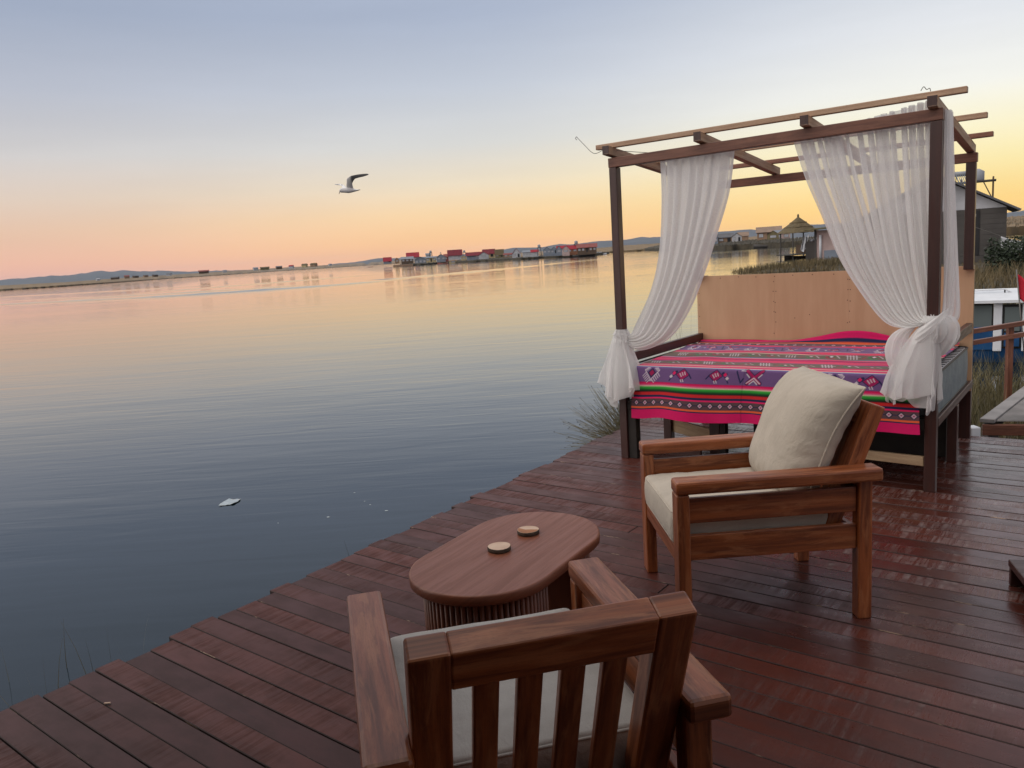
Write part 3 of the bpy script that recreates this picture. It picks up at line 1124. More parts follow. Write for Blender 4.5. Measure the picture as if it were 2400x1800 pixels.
def diamond(cx, cy, rx, ry, c):
    d = np.abs(XM - cx) / rx + np.abs(SS - cy) / ry
    k = np.clip((1 - d) * min(rx, ry) / .0025 + .5, 0, 1)[..., None]
    col[:] = col * (1 - k) + np.array(c) * k


def motif_sun(cx, cy, h, ky=1.):
    L_ = []
    for i in range(5):                                      # combed rays slanting down and up on both sides of the diamond
        a = i * .15 * h
        for s_ in (-1, 1):
            L_.append((cx + s_ * (.10 * h + a * .62), cy - (.42 * h - a * .95) * ky, cx + s_ * (.30 * h + a * .75), cy - (.55 * h - a * .80) * ky * 1.0 - .10 * h * ky))
            if i > 1:
                L_.append((cx + s_ * (.02 * h + a * .62), cy + (.62 * h - a * .55) * ky, cx + s_ * (.26 * h + a * .62), cy + (.42 * h - a * .50) * ky + .22 * h * ky))
    stroke([(cx - .62 * h, cy + .30 * h * ky, cx + .08 * h, cy - .52 * h * ky), (cx + .62 * h, cy + .30 * h * ky, cx - .08 * h, cy - .52 * h * ky)], .0028, WH)
    stroke(L_, .0026, WH)
    diamond(cx, cy + .10 * h * ky, .36 * h, .38 * h * ky, NV)
    diamond(cx, cy + .10 * h * ky, .23 * h, .25 * h * ky, (.35, .01, .08))


def motif_bird(cx, cy, h, fl=1, ky=1.):
    diamond(cx, cy + .05 * h * ky, .62 * h, .50 * h * ky, NV)
    diamond(cx, cy + .05 * h * ky, .52 * h, .42 * h * ky, (.38, .01, .10))
    stroke([(cx - fl * .95 * h, cy - .25 * h * ky, cx - fl * .5 * h, cy + .25 * h * ky), (cx - fl * .9 * h, cy + .2 * h * ky, cx - fl * .55 * h, cy + .3 * h * ky),
            (cx - fl * 1.05 * h, cy - .45 * h * ky, cx - fl * .9 * h, cy - .2 * h * ky), (cx + fl * .5 * h, cy + .1 * h * ky, cx + fl * .75 * h, cy - .2 * h * ky)], .0045, NV)
    diamond(cx - fl * .95 * h, cy - .12 * h * ky, .15 * h, .15 * h * ky, WH)
    diamond(cx - fl * .75 * h, cy + .15 * h * ky, .16 * h, .16 * h * ky, HOT)
    stroke([(cx - .25 * h, cy + .12 * h * ky, cx - .08 * h, cy - .10 * h * ky), (cx - .08 * h, cy + .2 * h * ky, cx + .05 * h, cy), (cx + .1 * h, cy + .26 * h * ky, cx + .22 * h, cy + .05 * h * ky),
            (cx - .1 * h, cy - .35 * h * ky, cx - .02 * h, cy - .5 * h * ky), (cx + .06 * h, cy - .32 * h * ky, cx + .14 * h, cy - .48 * h * ky)], .0030, WH)


def motif_cross(cx, cy, h, ky=1.):
    for w_, c in ((.016, NV), (.0105, (.40, .01, .10))):
        stroke([(cx - .55 * h, cy + .5 * h * ky, cx + .5 * h, cy - .42 * h * ky), (cx + .6 * h, cy + .5 * h * ky, cx - .45 * h, cy - .42 * h * ky)], w_ * h / .1, c)
    stroke([(cx - .5 * h, cy - .42 * h * ky, cx + .02 * h, cy - .02 * h * ky), (cx + .02 * h, cy - .02 * h * ky, cx + .5 * h, cy - .42 * h * ky), (cx - .28 * h, cy - .48 * h * ky, cx + .02 * h, cy - .22 * h * ky),
            (cx + .02 * h, cy - .22 * h * ky, cx + .3 * h, cy - .48 * h * ky), (cx - .55 * h, cy + .25 * h * ky, cx - .32 * h, cy + .02 * h * ky), (cx + .58 * h, cy + .25 * h * ky, cx + .35 * h, cy + .02 * h * ky)], .0035, WH)
    stroke([(cx - 1.35 * h, cy + .45 * h * ky, cx - .95 * h, cy - .4 * h * ky), (cx - .95 * h, cy - .4 * h * ky, cx - .78 * h, cy - .1 * h * ky)], .005, NV)
    stroke([(cx - 1.0 * h, cy + .5 * h * ky, cx - .7 * h, cy + .48 * h * ky)], .003, WH)


for k in range(27):                                         # diamonds of the narrow border
    for sc_, ky in ((.1133, 1.), (1.63, 2.)):
        cx = .045 + k * .071
        stroke([(cx - .035, sc_, cx + .035, sc_)], .0024, NV)
        diamond(cx, sc_, .026, .0255 * ky, (.02, .028, .045))
        diamond(cx, sc_, .0155, .0165 * ky, (.66, .42, .50))
        diamond(cx, sc_, .0068, .0075 * ky, (.30, .02, .09))
for i, (k, x) in enumerate((('s', .14), ('b', .385), ('b2', .63), ('c', .90), ('b', 1.17), ('s', 1.42), ('b', 1.64), ('c', 1.86))):
    y = .314
    if k == 's':
        motif_sun(x, y, .092)
    elif k == 'c':
        motif_cross(x, y, .092)
    else:
        motif_bird(x, y, .09, -1 if k == 'b2' else 1)
for i in range(12):
    x = .10 + i * .155
    (motif_sun, motif_bird, motif_cross)[i % 3](x, 1.35, .062, ky=2.4)
GRN = (.03, .20, .07)
for s_, ky in ((.57, 1.25), (.99, 1.8)):                    # green and white figures on the brown bands
    for i in range(14):
        x = .08 + i * .138 + (0 if s_ < .8 else .06)
        h_ = .058
        if i % 3 == 0:
            stroke([(x - .05 + j * .02, s_ + .04 * ky, x - .02 + j * .02, s_ - .04 * ky) for j in range(4)] + [(x - .05, s_ + .01 * ky, x + .05, s_ - .005 * ky)], .0028, WH)
        else:
            diamond(x, s_, .050, .038 * ky, GRN if i % 3 == 1 else (.34, .02, .05))
            diamond(x, s_, .034, .026 * ky, (.10, .06, .04))
            diamond(x, s_, .016, .012 * ky, WH)
            stroke([(x - .07, s_ - .03 * ky, x - .03, s_ + .03 * ky), (x - .03, s_ + .03 * ky, x + .03, s_ - .01 * ky), (x + .03, s_ - .01 * ky, x + .07, s_ + .035 * ky)], .0035, GRN if i % 3 == 2 else (.38, .02, .06))
            stroke([(x + .02, s_ + .02 * ky, x + .06, s_ - .02 * ky)], .003, WH)
col *= (.93 + .07 * np.sin(SS * 900))[..., None]
seam = np.exp(-((XM - .83) / .004) ** 2)[..., None]
col *= (1 - .35 * seam * (SS < .42)[..., None])

S0 = .37                                                    # length of the front drop
verts = []
sn = lambda x, y, z=0.: noise.noise(Vector((x, y, z)))
for s_ in s_rows:
    if s_ < S0:
        uL, uR = .105 + .055 * (s_ / S0) ** 2, 2.034 - .010 * math.sin(s_ / S0 * 3)
    else:
        uL, uR = .16 - .125 * min(1, (s_ - S0) / 1.3), 2.034 + .004 * math.sin(s_ * 9)
    for k in range(NU):
        u = uL + (uR - uL) * u_cols[k]
        rr = .024
        hemd = .026 * math.exp(-((u - .05) / .30) ** 2) - .016 * max(0, (u - 1.3) / .73) + .016 * math.exp(-((u - .66) / .22) ** 2) - .008 * math.exp(-((u - .36) / .10) ** 2) + .003 * math.sin(u * 11) - .006
        sl_ = s_ - S0
        if sl_ < -rr:
            d = (S0 - rr - s_) / (S0 - rr)                  # 0 at the edge, 1 at the hem
            z = .70 - rr - (S0 - rr - s_) * (1 + hemd / S0) + .006
            vv = -.006 - .022 * d ** .8 + .014 * d * math.sin(u * 7.3 + 1.2) + .022 * d * sn(u * 3.1, 4.) + .006 * d * math.sin(u * 21 + 2 * sn(u * 2, 1.)) - .01 * d
            if u < .3:
                vv += .02 * d * (.3 - u) / .3
        else:
            a = min(1., (sl_ + rr) / (rr * math.pi / 2 + 1e-9)) * math.pi / 2
            run = max(0., sl_ + rr - rr * math.pi / 2)
            vv = -.006 + rr * (1 - math.cos(a)) + run
            z = .706 - rr + rr * math.sin(a)
            g = min(1., run / .2)
            z += g * (.0065 * sn(u * 2.0, run * 7., 1.) + .0045 * sn(u * 5, run * 14, 2.) + .010 * max(0, math.sin(run * 13 + 1.3 * sn(u * 1.6, 0, 5.))) ** 3 * (.35 + .65 * run / 1.4))
            if vv > 1.36:                                   # pushed up against the headboard
                over = vv - 1.36
                ridge_ = .012 + .085 * math.exp(-((u - 1.32) / .33) ** 2)
                a_ = min(1., over / .10)
                vv = 1.36 + .075 * a_ ** .7
                z += ridge_ * math.sin(a_ * math.pi * .62)
        verts.append((u, vv, z))
faces = []
for i in range(len(s_rows) - 1):
    for k in range(NU - 1):
        q_ = i * NU + k
        faces.append((q_, q_ + 1, q_ + 1 + NU, q_ + NU))
me = bpy.data.meshes.new('bedspread')
me.from_pydata(verts, [], faces)
ca = me.color_attributes.new('weave', 'FLOAT_COLOR', 'POINT')
buf = np.ones((len(verts), 4), dtype=np.float32)
buf[:, :3] = np.clip(col.reshape(-1, 3), 0, 1)
ca.data.foreach_set('color', buf.ravel())
uvl = me.uv_layers.new(name='UVMap')
li = np.zeros(len(me.loops), dtype=np.int32)
me.loops.foreach_get('vertex_index', li)
uvl.data.foreach_set('uv', np.stack([XM.ravel()[li], SS.ravel()[li]], -1).astype(np.float32).ravel())
bs = link('bedspread', me, M['aguayo'], None, True)
bs.location, bs.rotation_euler = BED, (0, 0, BYAW)
tag(bs, 'pink and purple striped handwoven bedspread draped over the bed front', 'bedspread')

# curtains --------------------------------------------------------------------
def sheet(name, parent, Ls, Rs, rows, cols, folds, amp, phase, lean, width, wave=1., topfrill=0., seed=0.):
    """cloth hung between a left and a right edge line; pleats fold over one another so the layers add up"""
    L_, R_ = catmull(Ls, rows), catmull(Rs, rows)
    v, f, uvs = [], [], []
    for i in range(rows):
        t_ = i / (rows - 1)
        ax = (R_[i] - L_[i])
        wd = ax.length
        dirn = ax.normalized()
        nrm = dirn.cross(Vector((0, 0, 1)))
        if nrm.length < .2:
            nrm = Vector((0, -1, 0))
        nrm.normalize()
        if nrm.y > 0:
            nrm = -nrm
        A = amp(t_)
        for j in range(cols):
            s_ = j / (cols - 1)
            ph = 2 * math.pi * folds * (s_ + .055 * noise.noise(Vector((s_ * 4.3, t_ * .9, seed))) + .02 * noise.noise(Vector((s_ * 11, t_ * 1.5, seed + 5)))) + phase + .9 * noise.noise(Vector((s_ * 3, t_ * 2.2, seed + 9)))
            e = min(1., s_ / .05, (1 - s_) / .05) if wave else 1
            k = (.55 + .9 * abs(noise.noise(Vector((s_ * folds * .37, t_ * .6, seed + 3)))))
            off = A * k * math.sin(ph) * e + A * .35 * math.sin(2.3 * ph + 1.1) * e
            slide = lean(t_) * math.sin(ph + math.pi / 2 + .5) / max(folds, 1) * wd * e
            p = L_[i] + dirn * (s_ * wd + slide) + nrm * off
            if topfrill and i < 4:
                p.z += topfrill * math.sin(ph * 1.0) * (1 - i / 4)
            v.append(p)
            uvs.append((s_ * width, t_ * 2))
    for i in range(rows - 1):
        for j in range(cols - 1):
            a = i * cols + j
            f.append((a, a + 1, a + 1 + cols, a + cols))
    me = bpy.data.meshes.new(name)
    me.from_pydata([tuple(p) for p in v], [], f)
    ul = me.uv_layers.new(name='UVMap')
    idx = np.zeros(len(me.loops), dtype=np.int32)
    me.loops.foreach_get('vertex_index', idx)
    ul.data.foreach_set('uv', np.array(uvs, dtype=np.float32)[idx].ravel())
    return link(name, me, M['voile'], parent, True)


def tail(name, parent, stations, folds, amp, seed, a0=0., a1=2 * math.pi, rows=54, cols=280, hem=1.):
    """loose cloth below a knot: (centre, radius u, radius v) down the fall, folds deepening to the hem"""
    cs = catmull([s_[0] for s_ in stations], rows)
    rs = catmull([Vector((s_[1], s_[2], 0)) for s_ in stations], rows)
    v, f, uvs = [], [], []
    full = a1 - a0 > 6.2
    for i in range(rows):
        t_ = i / (rows - 1)
        for j in range(cols):
            s_ = j / (cols if full else cols - 1)
            w_ = a0 + (a1 - a0) * s_
            ph = folds * w_ + 1.7 * noise.noise(Vector((math.cos(w_) * 1.3, math.sin(w_) * 1.3, seed + t_ * .5)))
            wv_ = math.sin(ph)
            crisp = math.copysign(abs(wv_) ** .7, wv_) + .5 * math.sin(ph * 1.9 + seed) * (.5 + .5 * t_)
            dp = .35 + 1.3 * abs(noise.noise(Vector((math.cos(w_) * 1.1, math.sin(w_) * 1.1, seed + 7))))
            k = 1 + amp * (.18 + .82 * t_ ** .8) * crisp * dp
            tw_ = w_ + (.32 * t_ * math.cos(ph)) * min(1, amp * 6)
            p = cs[i] + Vector((math.cos(tw_) * rs[i].x * k, math.sin(tw_) * rs[i].y * k, 0))
            p.z += hem * (t_ ** 4 * (.034 * math.sin(2 * w_ + seed) + .026 * math.sin(3.1 * w_ + seed * 2)) + .016 * t_ ** 4 * crisp)
            p += Vector((1, 0, .6)) * (.006 * noise.noise(Vector((w_ * 1.5, t_ * 6, seed + 2))))
            v.append(p)
            uvs.append((.2 + s_ * 1.2, t_))
    n_ = cols
    for i in range(rows - 1):
        for j in range(n_ if full else n_ - 1):
            a, b_ = i * n_ + j, i * n_ + (j + 1) % n_
            f.append((a, b_, b_ + n_, a + n_))
    me = bpy.data.meshes.new(name)
    me.from_pydata([tuple(p) for p in v], [], f)
    ul = me.uv_layers.new(name='UVMap')
    idx = np.zeros(len(me.loops), dtype=np.int32)
    me.loops.foreach_get('vertex_index', idx)
    ul.data.foreach_set('uv', np.array(uvs, dtype=np.float32)[idx].ravel())
    return link(name, me, M['voile'], parent, True)


V3 = Vector
cl = empty('curtain', BED, BYAW, 'white voile curtain swept to the left and knotted round the front post by the lake', 'curtain', 'voile curtains of the canopy bed')
Lc = [V3((.392, .075, 2.135)), V3((.388, .075, 1.86)), V3((.356, .075, 1.525)), V3((.288, .07, 1.256)), V3((.172, .06, 1.020)), V3((.125, .05, .935)), V3((.085, .03, .925)), V3((.045, .0, .935))]
Rc = [V3((.876, .085, 2.14)), V3((.832, .085, 1.878)), V3((.742, .085, 1.616)), V3((.650, .08, 1.362)), V3((.535, .07, 1.098)), V3((.385, .05, .900)), V3((.175, .03, .815)), V3((.062, .0, .88))]
sheet('drape', cl, Lc, Rc, 90, 300, 9, lambda t_: .020 + .012 * math.sin(t_ * 3.1) - .016 * max(0, t_ - .75) / .25, .4, lambda t_: .85 + .25 * t_, 1.4, seed=1.)
tail('knot', cl, [(V3((.030, .030, .968)), .040, .046), (V3((.034, .022, .935)), .058, .058), (V3((.038, .020, .90)), .050, .054), (V3((.036, .02, .875)), .056, .056)], 9, .22, 3., hem=0)
tail('tail', cl, [(V3((.030, .025, .940)), .046, .050), (V3((.030, .02, .86)), .070, .066), (V3((.042, .01, .74)), .108, .085), (V3((.048, 0, .62)), .140, .10), (V3((.046, 0, .505)), .152, .11)], 6, .30, 8.)
tail('inner_layer', cl, [(V3((.030, .025, .90)), .046, .048), (V3((.030, .02, .80)), .068, .062), (V3((.035, .01, .66)), .096, .076), (V3((.032, 0, .475)), .112, .088)], 7, .28, 21.)

crn = empty('curtain', BED, BYAW, 'wide white voile curtain knotted low round the front post beside the mattress end', 'curtain', 'voile curtains of the canopy bed')
Lc = [V3((1.274, .075, 2.135)), V3((1.346, .075, 1.902)), V3((1.440, .075, 1.672)), V3((1.548, .075, 1.399)), V3((1.676, .07, 1.187)), V3((1.815, .04, 1.020)), V3((1.93, .0, .985)), V3((2.02, -.02, 1.0))]
Rc = [V3((2.075, .085, 2.27)), V3((2.078, .10, 1.95)), V3((2.08, .11, 1.68)), V3((2.085, .11, 1.43)), V3((2.09, .10, 1.25)), V3((2.095, .06, 1.12)), V3((2.09, .02, 1.06)), V3((2.085, -.01, 1.04))]
sheet('drape', crn, Lc, Rc, 110, 420, 17, lambda t_: .016 + .022 * min(1, t_ * 2) - .012 * max(0, t_ - .7) / .3, 1.1, lambda t_: .55 + .55 * t_, 2.3, topfrill=.004, seed=4.)
Lc = [V3((2.112, .072, 2.20)), V3((2.12, .074, 1.78)), V3((2.128, .072, 1.44)), V3((2.122, .07, 1.15)), V3((2.12, .05, 1.05))]
Rc = [V3((2.112, .26, 2.20)), V3((2.135, .24, 1.78)), V3((2.160, .22, 1.44)), V3((2.195, .17, 1.06)), V3((2.16, .12, 1.0))]
sheet('side_drape', crn, Lc, Rc, 70, 110, 4, lambda t_: .018, .2, lambda t_: .7, .7, seed=6.)
# the knot: a band pulled round the post, a puff on either side, the hanging tail
tail('knot', crn, [(V3((2.078, .03, 1.055)), .046, .050), (V3((2.085, .018, 1.015)), .070, .070), (V3((2.088, .016, .955)), .076, .076), (V3((2.070, .012, .90)), .064, .068)], 9, .26, 13., hem=0)
# a band of the same cloth pulled slantwise over the knot
bd_v, bd_f = [], []
for i in range(26):
    a = i / 25
    c_ = catmull([V3((2.155, .05, 1.06)), V3((2.125, -.035, 1.03)), V3((2.075, -.082, .985)), V3((2.02, -.075, .945)), V3((1.985, -.03, .925))], 26)[i]
    for j in range(13):
        b_ = j / 12 * 2 - 1
        bd_v.append(c_ + V3((.38, .0, 1)).normalized() * (b_ * (.052 + .012 * math.sin(a * 3.1))) + V3((0, -1, 0)) * (.012 * (1 - b_ * b_) + .005 * math.sin(b_ * 9 + a * 4)))
    if i:
        for j in range(12):
            q_ = (i - 1) * 13 + j
            bd_f.append((q_, q_ + 1, q_ + 14, q_ + 13))
pyd('band', bd_v, bd_f, M['voile'], crn, True)
tail('puff', crn, [(V3((2.01, .0, .995)), .020, .020), (V3((1.955, -.01, .985)), .034, .03), (V3((1.905, -.015, .935)), .046, .036), (V3((1.884, -.02, .86)), .050, .038), (V3((1.888, -.02, .785)), .044, .036), (V3((1.92, -.01, .715)), .032, .03), (V3((1.96, 0, .67)), .014, .014)], 7, .30, 17., hem=0)
tail('puff', crn, [(V3((2.10, .05, 1.06)), .02, .02), (V3((2.150, .06, 1.03)), .036, .05), (V3((2.165, .06, .96)), .044, .06), (V3((2.152, .05, .89)), .040, .05), (V3((2.115, .04, .82)), .018, .02)], 7, .22, 23., hem=0)
tail('tail', crn, [(V3((2.060, -.01, 1.000)), .040, .045), (V3((2.040, -.02, .93)), .072, .062), (V3((2.012, -.025, .80)), .112, .078), (V3((1.992, -.025, .68)), .132, .088), (V3((1.982, -.025, .575)), .142, .092)], 6, .30, 5.)
tail('inner_layer', crn, [(V3((2.05, -.01, .95)), .044, .046), (V3((2.02, -.015, .82)), .082, .06), (V3((1.99, -.02, .66)), .104, .07), (V3((1.98, -.02, .545)), .112, .074)], 7, .28, 31.)

# curtain wires
def wire(pts, label, name='curtain_wire'):
    o = tube(name, catmull(pts, 40), .0022, M['wire'], None, 5)
    o.location, o.rotation_euler = BED, (0, 0, BYAW)
    tag(o, label, 'wire')


wire([V3((-.252, 0, 2.345)), V3((-.264, 0, 2.357)), V3((-.254, 0, 2.368)), V3((-.245, 0, 2.357)), V3((-.19, 0, 2.300)), V3((-.135, 0, 2.245)), V3((-.095, 0, 2.232)), V3((-.035, 0, 2.25))],
     'thin loose wire with a hooked end curling off the left roof corner')
wire([V3((.05, .03, 2.235)), V3((.25, .10, 2.20)), V3((.5, .20, 2.168)), V3((.70, .3, 2.175))], 'thin taut wire running between the first two rafters')
wire([V3((1.99, .05, 2.315)), V3((2.005, .05, 2.335)), V3((2.02, .05, 2.318)), V3((2.035, .05, 2.322)), V3((2.04, .05, 2.305))], 'small crinkled wire end sticking up above the right roof corner')

# ------------------------------------------------------------------ far land
def hor(px):
    return 600.4 - .06497 * (px - 1180.5)


def hills(name, D, prof, depth, seed):
    v, f = [], []
    n, rows = 260, 9
    xs = [p[0] for p in prof]
    hs_ = [p[1] for p in prof]
    for i in range(n):
        px = xs[0] + (xs[-1] - xs[0]) * i / (n - 1)
        hpx = float(np.interp(px, xs, hs_)) + 1.6 * noise.noise(Vector((px * .021, seed, 0))) + 1.3 * noise.noise(Vector((px * .06, seed, 3))) + .6 * noise.noise(Vector((px * .17, seed, 5)))
        d = ray(px, hor(px))
        d = Vector((d.x, d.y, 0)).normalized()
        for j in range(rows):
            r_ = j / (rows - 1)
            q_ = 1 - abs(r_ - .45) / (.45 if r_ < .45 else .55)
            dd = D + (r_ - .45) * depth
            hh = max(0, hpx) / FPX * dd * (q_ ** .8 if q_ > 0 else 0)
            hh *= 1 + .25 * noise.noise(Vector((px * .04, r_ * 4, seed))) * (1 - q_)
            v.append((d.x * dd, d.y * dd, WATER - .5 + hh + (EYE - WATER) * (q_ > .02)))
        if i:
            for j in range(rows - 1):
                a = (i - 1) * rows + j
                f.append((a, a + rows, a + rows + 1, a + 1))
    tag(pyd(name, v, f, M['hill'], None, True), kind='structure')


hills('hills', 9000, [(-900, 4), (-500, 12), (-200, 17), (0, 18), (60, 20), (120, 21), (170, 20), (215, 24), (240, 26), (265, 22), (293, 24), (330, 19), (376, 18), (430, 13), (500, 10), (600, 6), (700, 3)], 3200, 1.)
hills('hills', 7000, [(640, 1), (740, 5), (790, 8), (850, 11), (888, 14), (950, 12), (1040, 11), (1120, 12), (1180, 16), (1205, 20), (1260, 16), (1315, 20.5), (1345, 18), (1400, 22), (1476, 21), (1494, 25), (1560, 21),
                      (1681, 25), (1760, 25), (1800, 21), (1850, 24), (1880, 27), (1960, 26), (2100, 20), (2250, 17), (2340, 20), (2400, 26), (2550, 30), (2750, 22), (3000, 8)], 2600, 5.)


def land(name, cols_, mat, kind='structure', rough=.35, front=.9, back=1.35, n=300, seed=0., label=None):
    """reed-grown land: shore where the water line is seen, top where its skyline is seen; it runs back from the shore"""
    v, f = [], []
    xs = [c[0] for c in cols_]
    rows = 10
    for i in range(n):
        px = xs[0] + (xs[-1] - xs[0]) * i / (n - 1)
        sy = float(np.interp(px, xs, [c[1] for c in cols_]))
        ty = float(np.interp(px, xs, [c[2] for c in cols_]))
        p0 = on_z(px, sy + .25 * noise.noise(Vector((px * .05, seed, 0))), WATER)
        d = Vector((p0.x, p0.y, 0))
        D = d.length
        d.normalize()
        zt = at(px, ty, p0.y * back).z
        for j in range(rows):
            r_ = j / (rows - 1)
            if j == 0:
                z, dd = WATER - .6, D
            else:
                z = WATER + front + (zt - WATER - front) * ((r_ - .1) / .9) ** .9
                z += rough * noise.noise(Vector((px * .5, r_ * 9, seed))) + rough * .7 * noise.noise(Vector((px * 1.7, r_ * 9, seed + 2)))
                dd = D * (1 + (back - 1) * ((j - 1) / (rows - 2)))
            v.append((d.x * dd, d.y * dd, z))
        if i:
            for j in range(rows - 1):
                a = (i - 1) * rows + j
                f.append((a, a + rows, a + rows + 1, a + 1))
    o = pyd(name, v, f, mat, None, False)
    tag(o, label, kind=kind)
    return o


land('reed_flats', [(-500, 714, 703), (-200, 695.5, 682), (0, 682, 669), (150, 672, 661.5), (250, 664.5, 654), (400, 653, 644), (520, 645, 636.5), (640, 636.5, 628.5), (760, 629, 621.5), (860, 622, 615), (960, 616.5, 609)],
     M['reed_far'], seed=1., back=1.3, front=1.7)
land('reed_flats', [(900, 620, 615), (1100, 606, 600), (1250, 597.5, 590), (1380, 595.5, 583), (1420, 593.5, 579.5), (1470, 590.5, 574.5), (1560, 585, 569), (1700, 577, 559), (1850, 568, 549)],
     M['reed_far'], seed=3., back=1.3)
land('reed_flats', [(1950, 571, 540), (2150, 560, 520), (2250, 555, 514), (2325, 551.5, 511), (2400, 546, 505), (2700, 530, 485)], M['reed_far'], seed=5., front=1.4, rough=.5, back=1.5)

# ------------------------------------------------------------------ floating villages
def cmat(name, c, rough=.7):
    return plain(name, c, rough, tuple(k * .7 for k in c), .6, bmp=.0)


K = {'red': cmat('red sheet roof', (.32, .012, .028)), 'dred': cmat('dark red sheet roof', (.17, .008, .02)), 'rust': cmat('rusty red roof', (.25, .07, .06)), 'grey': cmat('grey sheet roof', (.23, .25, .29)),
     'dgrey': cmat('dark weathered roof', (.12, .12, .13)), 'thatch': plain('totora thatch', (.15, .115, .06), .9, (.085, .065, .036), 3, (1, 1, 4), bmp=.5, bdist=.06),
     'tan': cmat('tan board wall', (.34, .22, .14)), 'white': cmat('white board wall', (.52, .53, .56)), 'bgrey': cmat('blue grey wall', (.25, .29, .35)), 'yellow': cmat('cream yellow wall', (.55, .44, .24)),
     'olive': cmat('olive reed wall', (.21, .18, .09)), 'brown': cmat('brown board wall', (.13, .085, .055)), 'orange': cmat('orange brown wall', (.38, .17, .09)), 'salmon': cmat('salmon wall', (.50, .17, .13)),
     'pane': cmat('pale curtained pane', (.50, .52, .56), .3), 'dark': cmat('dark opening', (.02, .02, .022), .5), 'tanroof': cmat('faded tan roof', (.27, .19, .14)), 'pink': cmat('pale pink wall', (.60, .45, .42)),
     'steel': cmat('steel tower', (.10, .10, .11)), 'tank': cmat('grey water tank', (.32, .34, .37)), 'board': cmat('grey weathered boards', (.085, .078, .072))}


def gable_house(name, label, px0, px1, pyb, pye, pyr, D, ridge_x, wall, roof, wins=2, door=True, depth=None, yaw=0., group=None, gcol=None, over=.06, panecol='pane'):
    """house seen between px0 and px1 at distance D; base, eave and ridge heights read at its middle"""
    pm = (px0 + px1) / 2
    base = at(pm, pyb, D)
    sc = math.hypot(base.x, base.y) / D * D / FPX
    w = (px1 - px0) * sc
    he = (pyb - pye) * sc
    hr = (pyb - pyr) * sc
    dp = depth or max(w * .7, 3.)
    az = math.atan2(base.x, base.y)
    e = empty(name, base, -az + yaw, label, 'house', group)
    x0, x1, y0, y1 = -w / 2, w / 2, 0., dp
    wl = K[wall]
    v, f = [], []
    zb = -1.0
    if ridge_x:
        ym = dp / 2
        v = [(x0, y0, zb), (x1, y0, zb), (x1, y1, zb), (x0, y1, zb), (x0, y0, he), (x1, y0, he), (x1, y1, he), (x0, y1, he), (x0, ym, hr - .03), (x1, ym, hr - .03)]
        f = [(0, 1, 5, 4), (1, 2, 6, 9, 5), (2, 3, 7, 6), (3, 0, 4, 8, 7)]
    else:
        v = [(x0, y0, zb), (x1, y0, zb), (x1, y1, zb), (x0, y1, zb), (x0, y0, he), (x1, y0, he), (x1, y1, he), (x0, y1, he), (0, y0, hr - .03), (0, y1, hr - .03)]
        f = [(0, 1, 5, 8, 4), (1, 2, 6, 5), (2, 3, 7, 9, 6), (3, 0, 4, 7)]
    pyd('wall', v, f, wl, e)
    o_ = max(over * w, .12)
    th = .10
    rf = empty('roof', (0, 0, 0))
    rf.parent = e
    if ridge_x:
        k = (hr - he) / (dp / 2)
        for s_ in (-1, 1):
            ya, za = dp / 2, hr
            yb_, zb_ = dp / 2 + s_ * (dp / 2 + o_), he - k * o_
            bar('roof_slope', rf, (0, ya, za + th / 2), (0, yb_, zb_ + th / 2), w + 2 * o_, th, K[roof], bev=0)
    else:
        k = (hr - he) / (w / 2)
        for s_ in (-1, 1):
            xb_, zb_ = s_ * (w / 2 + o_), he - k * o_
            bar('roof_slope', rf, (0, dp / 2, hr + th / 2), (xb_, dp / 2, zb_ + th / 2), dp + 2 * o_, th, K[roof], up=(0, 0, 1), bev=0)
    n = wins + (1 if door else 0)
    slots = list(range(n))
    for i in slots:
        cx = x0 + w * (i + .5) / n
        hw_ = min(w / n * .30, 1.2)
        if door and i == n // 2:
            box('door', e, cx - hw_ * .7, cx + hw_ * .7, -.06, -.005, .05, he * .86, K['dark'], 0)
        else:
            wn = box('window', e, cx - hw_, cx + hw_, -.05, -.004, he * .32, he * .84, K['brown' if wall != 'brown' else 'tan'], 0)
            for s_ in (-1, 1):
                box('pane', wn, cx + (s_ - 1) / 2 * hw_ * .9 + .02 * hw_, cx + (s_ + 1) / 2 * hw_ * .9 - .02 * hw_ + (hw_ * .0), -.08, -.051, he * .36, he * .80, K[panecol], 0)
    return e


VG = 'houses of the floating village across the lake'
Z5 = lambda x, y: (900 + x * .13562, 550 + y * .13562)
Z6 = lambda x, y: (1180 + x * .13562, 550 + y * .13562)


def H(zf, x0, x1, yb, ye, yr, D, *a, **k):
    p0, p1, pe, pr = zf(x0, yb), zf(x1, yb), zf(x0, ye), zf(x0, yr)
    return gable_house(a[0], a[1], p0[0], p1[0], p0[1], pe[1], pr[1], D, *a[2:], group=VG, **k)


H(Z5, -5, 128, 478, 455, 395, 600, 'village_house', 'leftmost red roofed house of the village, standing apart', True, 'bgrey', 'red', 1, True)
H(Z5, 190, 262, 475, 440, 402, 585, 'thatched_hut', 'tiny yellowish thatched hut right of the leftmost red roof', False, 'tan', 'thatch', 1, False)
H(Z5, 305, 505, 478, 420, 385, 560, 'village_house', 'low grey house with pale windows under the left red A-frame roof', True, 'brown', 'grey', 3, False)
H(Z5, 400, 600, 415, 382, 312, 575, 'village_house', 'bright red steep roof rising at the left end of the village', True, 'white', 'red', 2, False)
H(Z5, 540, 735, 515, 430, 385, 545, 'village_house', 'grey gabled bungalow with white windows near the left shore', False, 'bgrey', 'grey', 3, False)
H(Z5, 735, 900, 470, 400, 380, 545, 'village_house', 'cream canopy hut left of the blue grey gable', True, 'yellow', 'grey', 2, True)
H(Z5, 725, 815, 398, 345, 325, 560, 'lookout_hut', 'small pale green lookout hut on stilts', True, 'white', 'grey', 1, False)
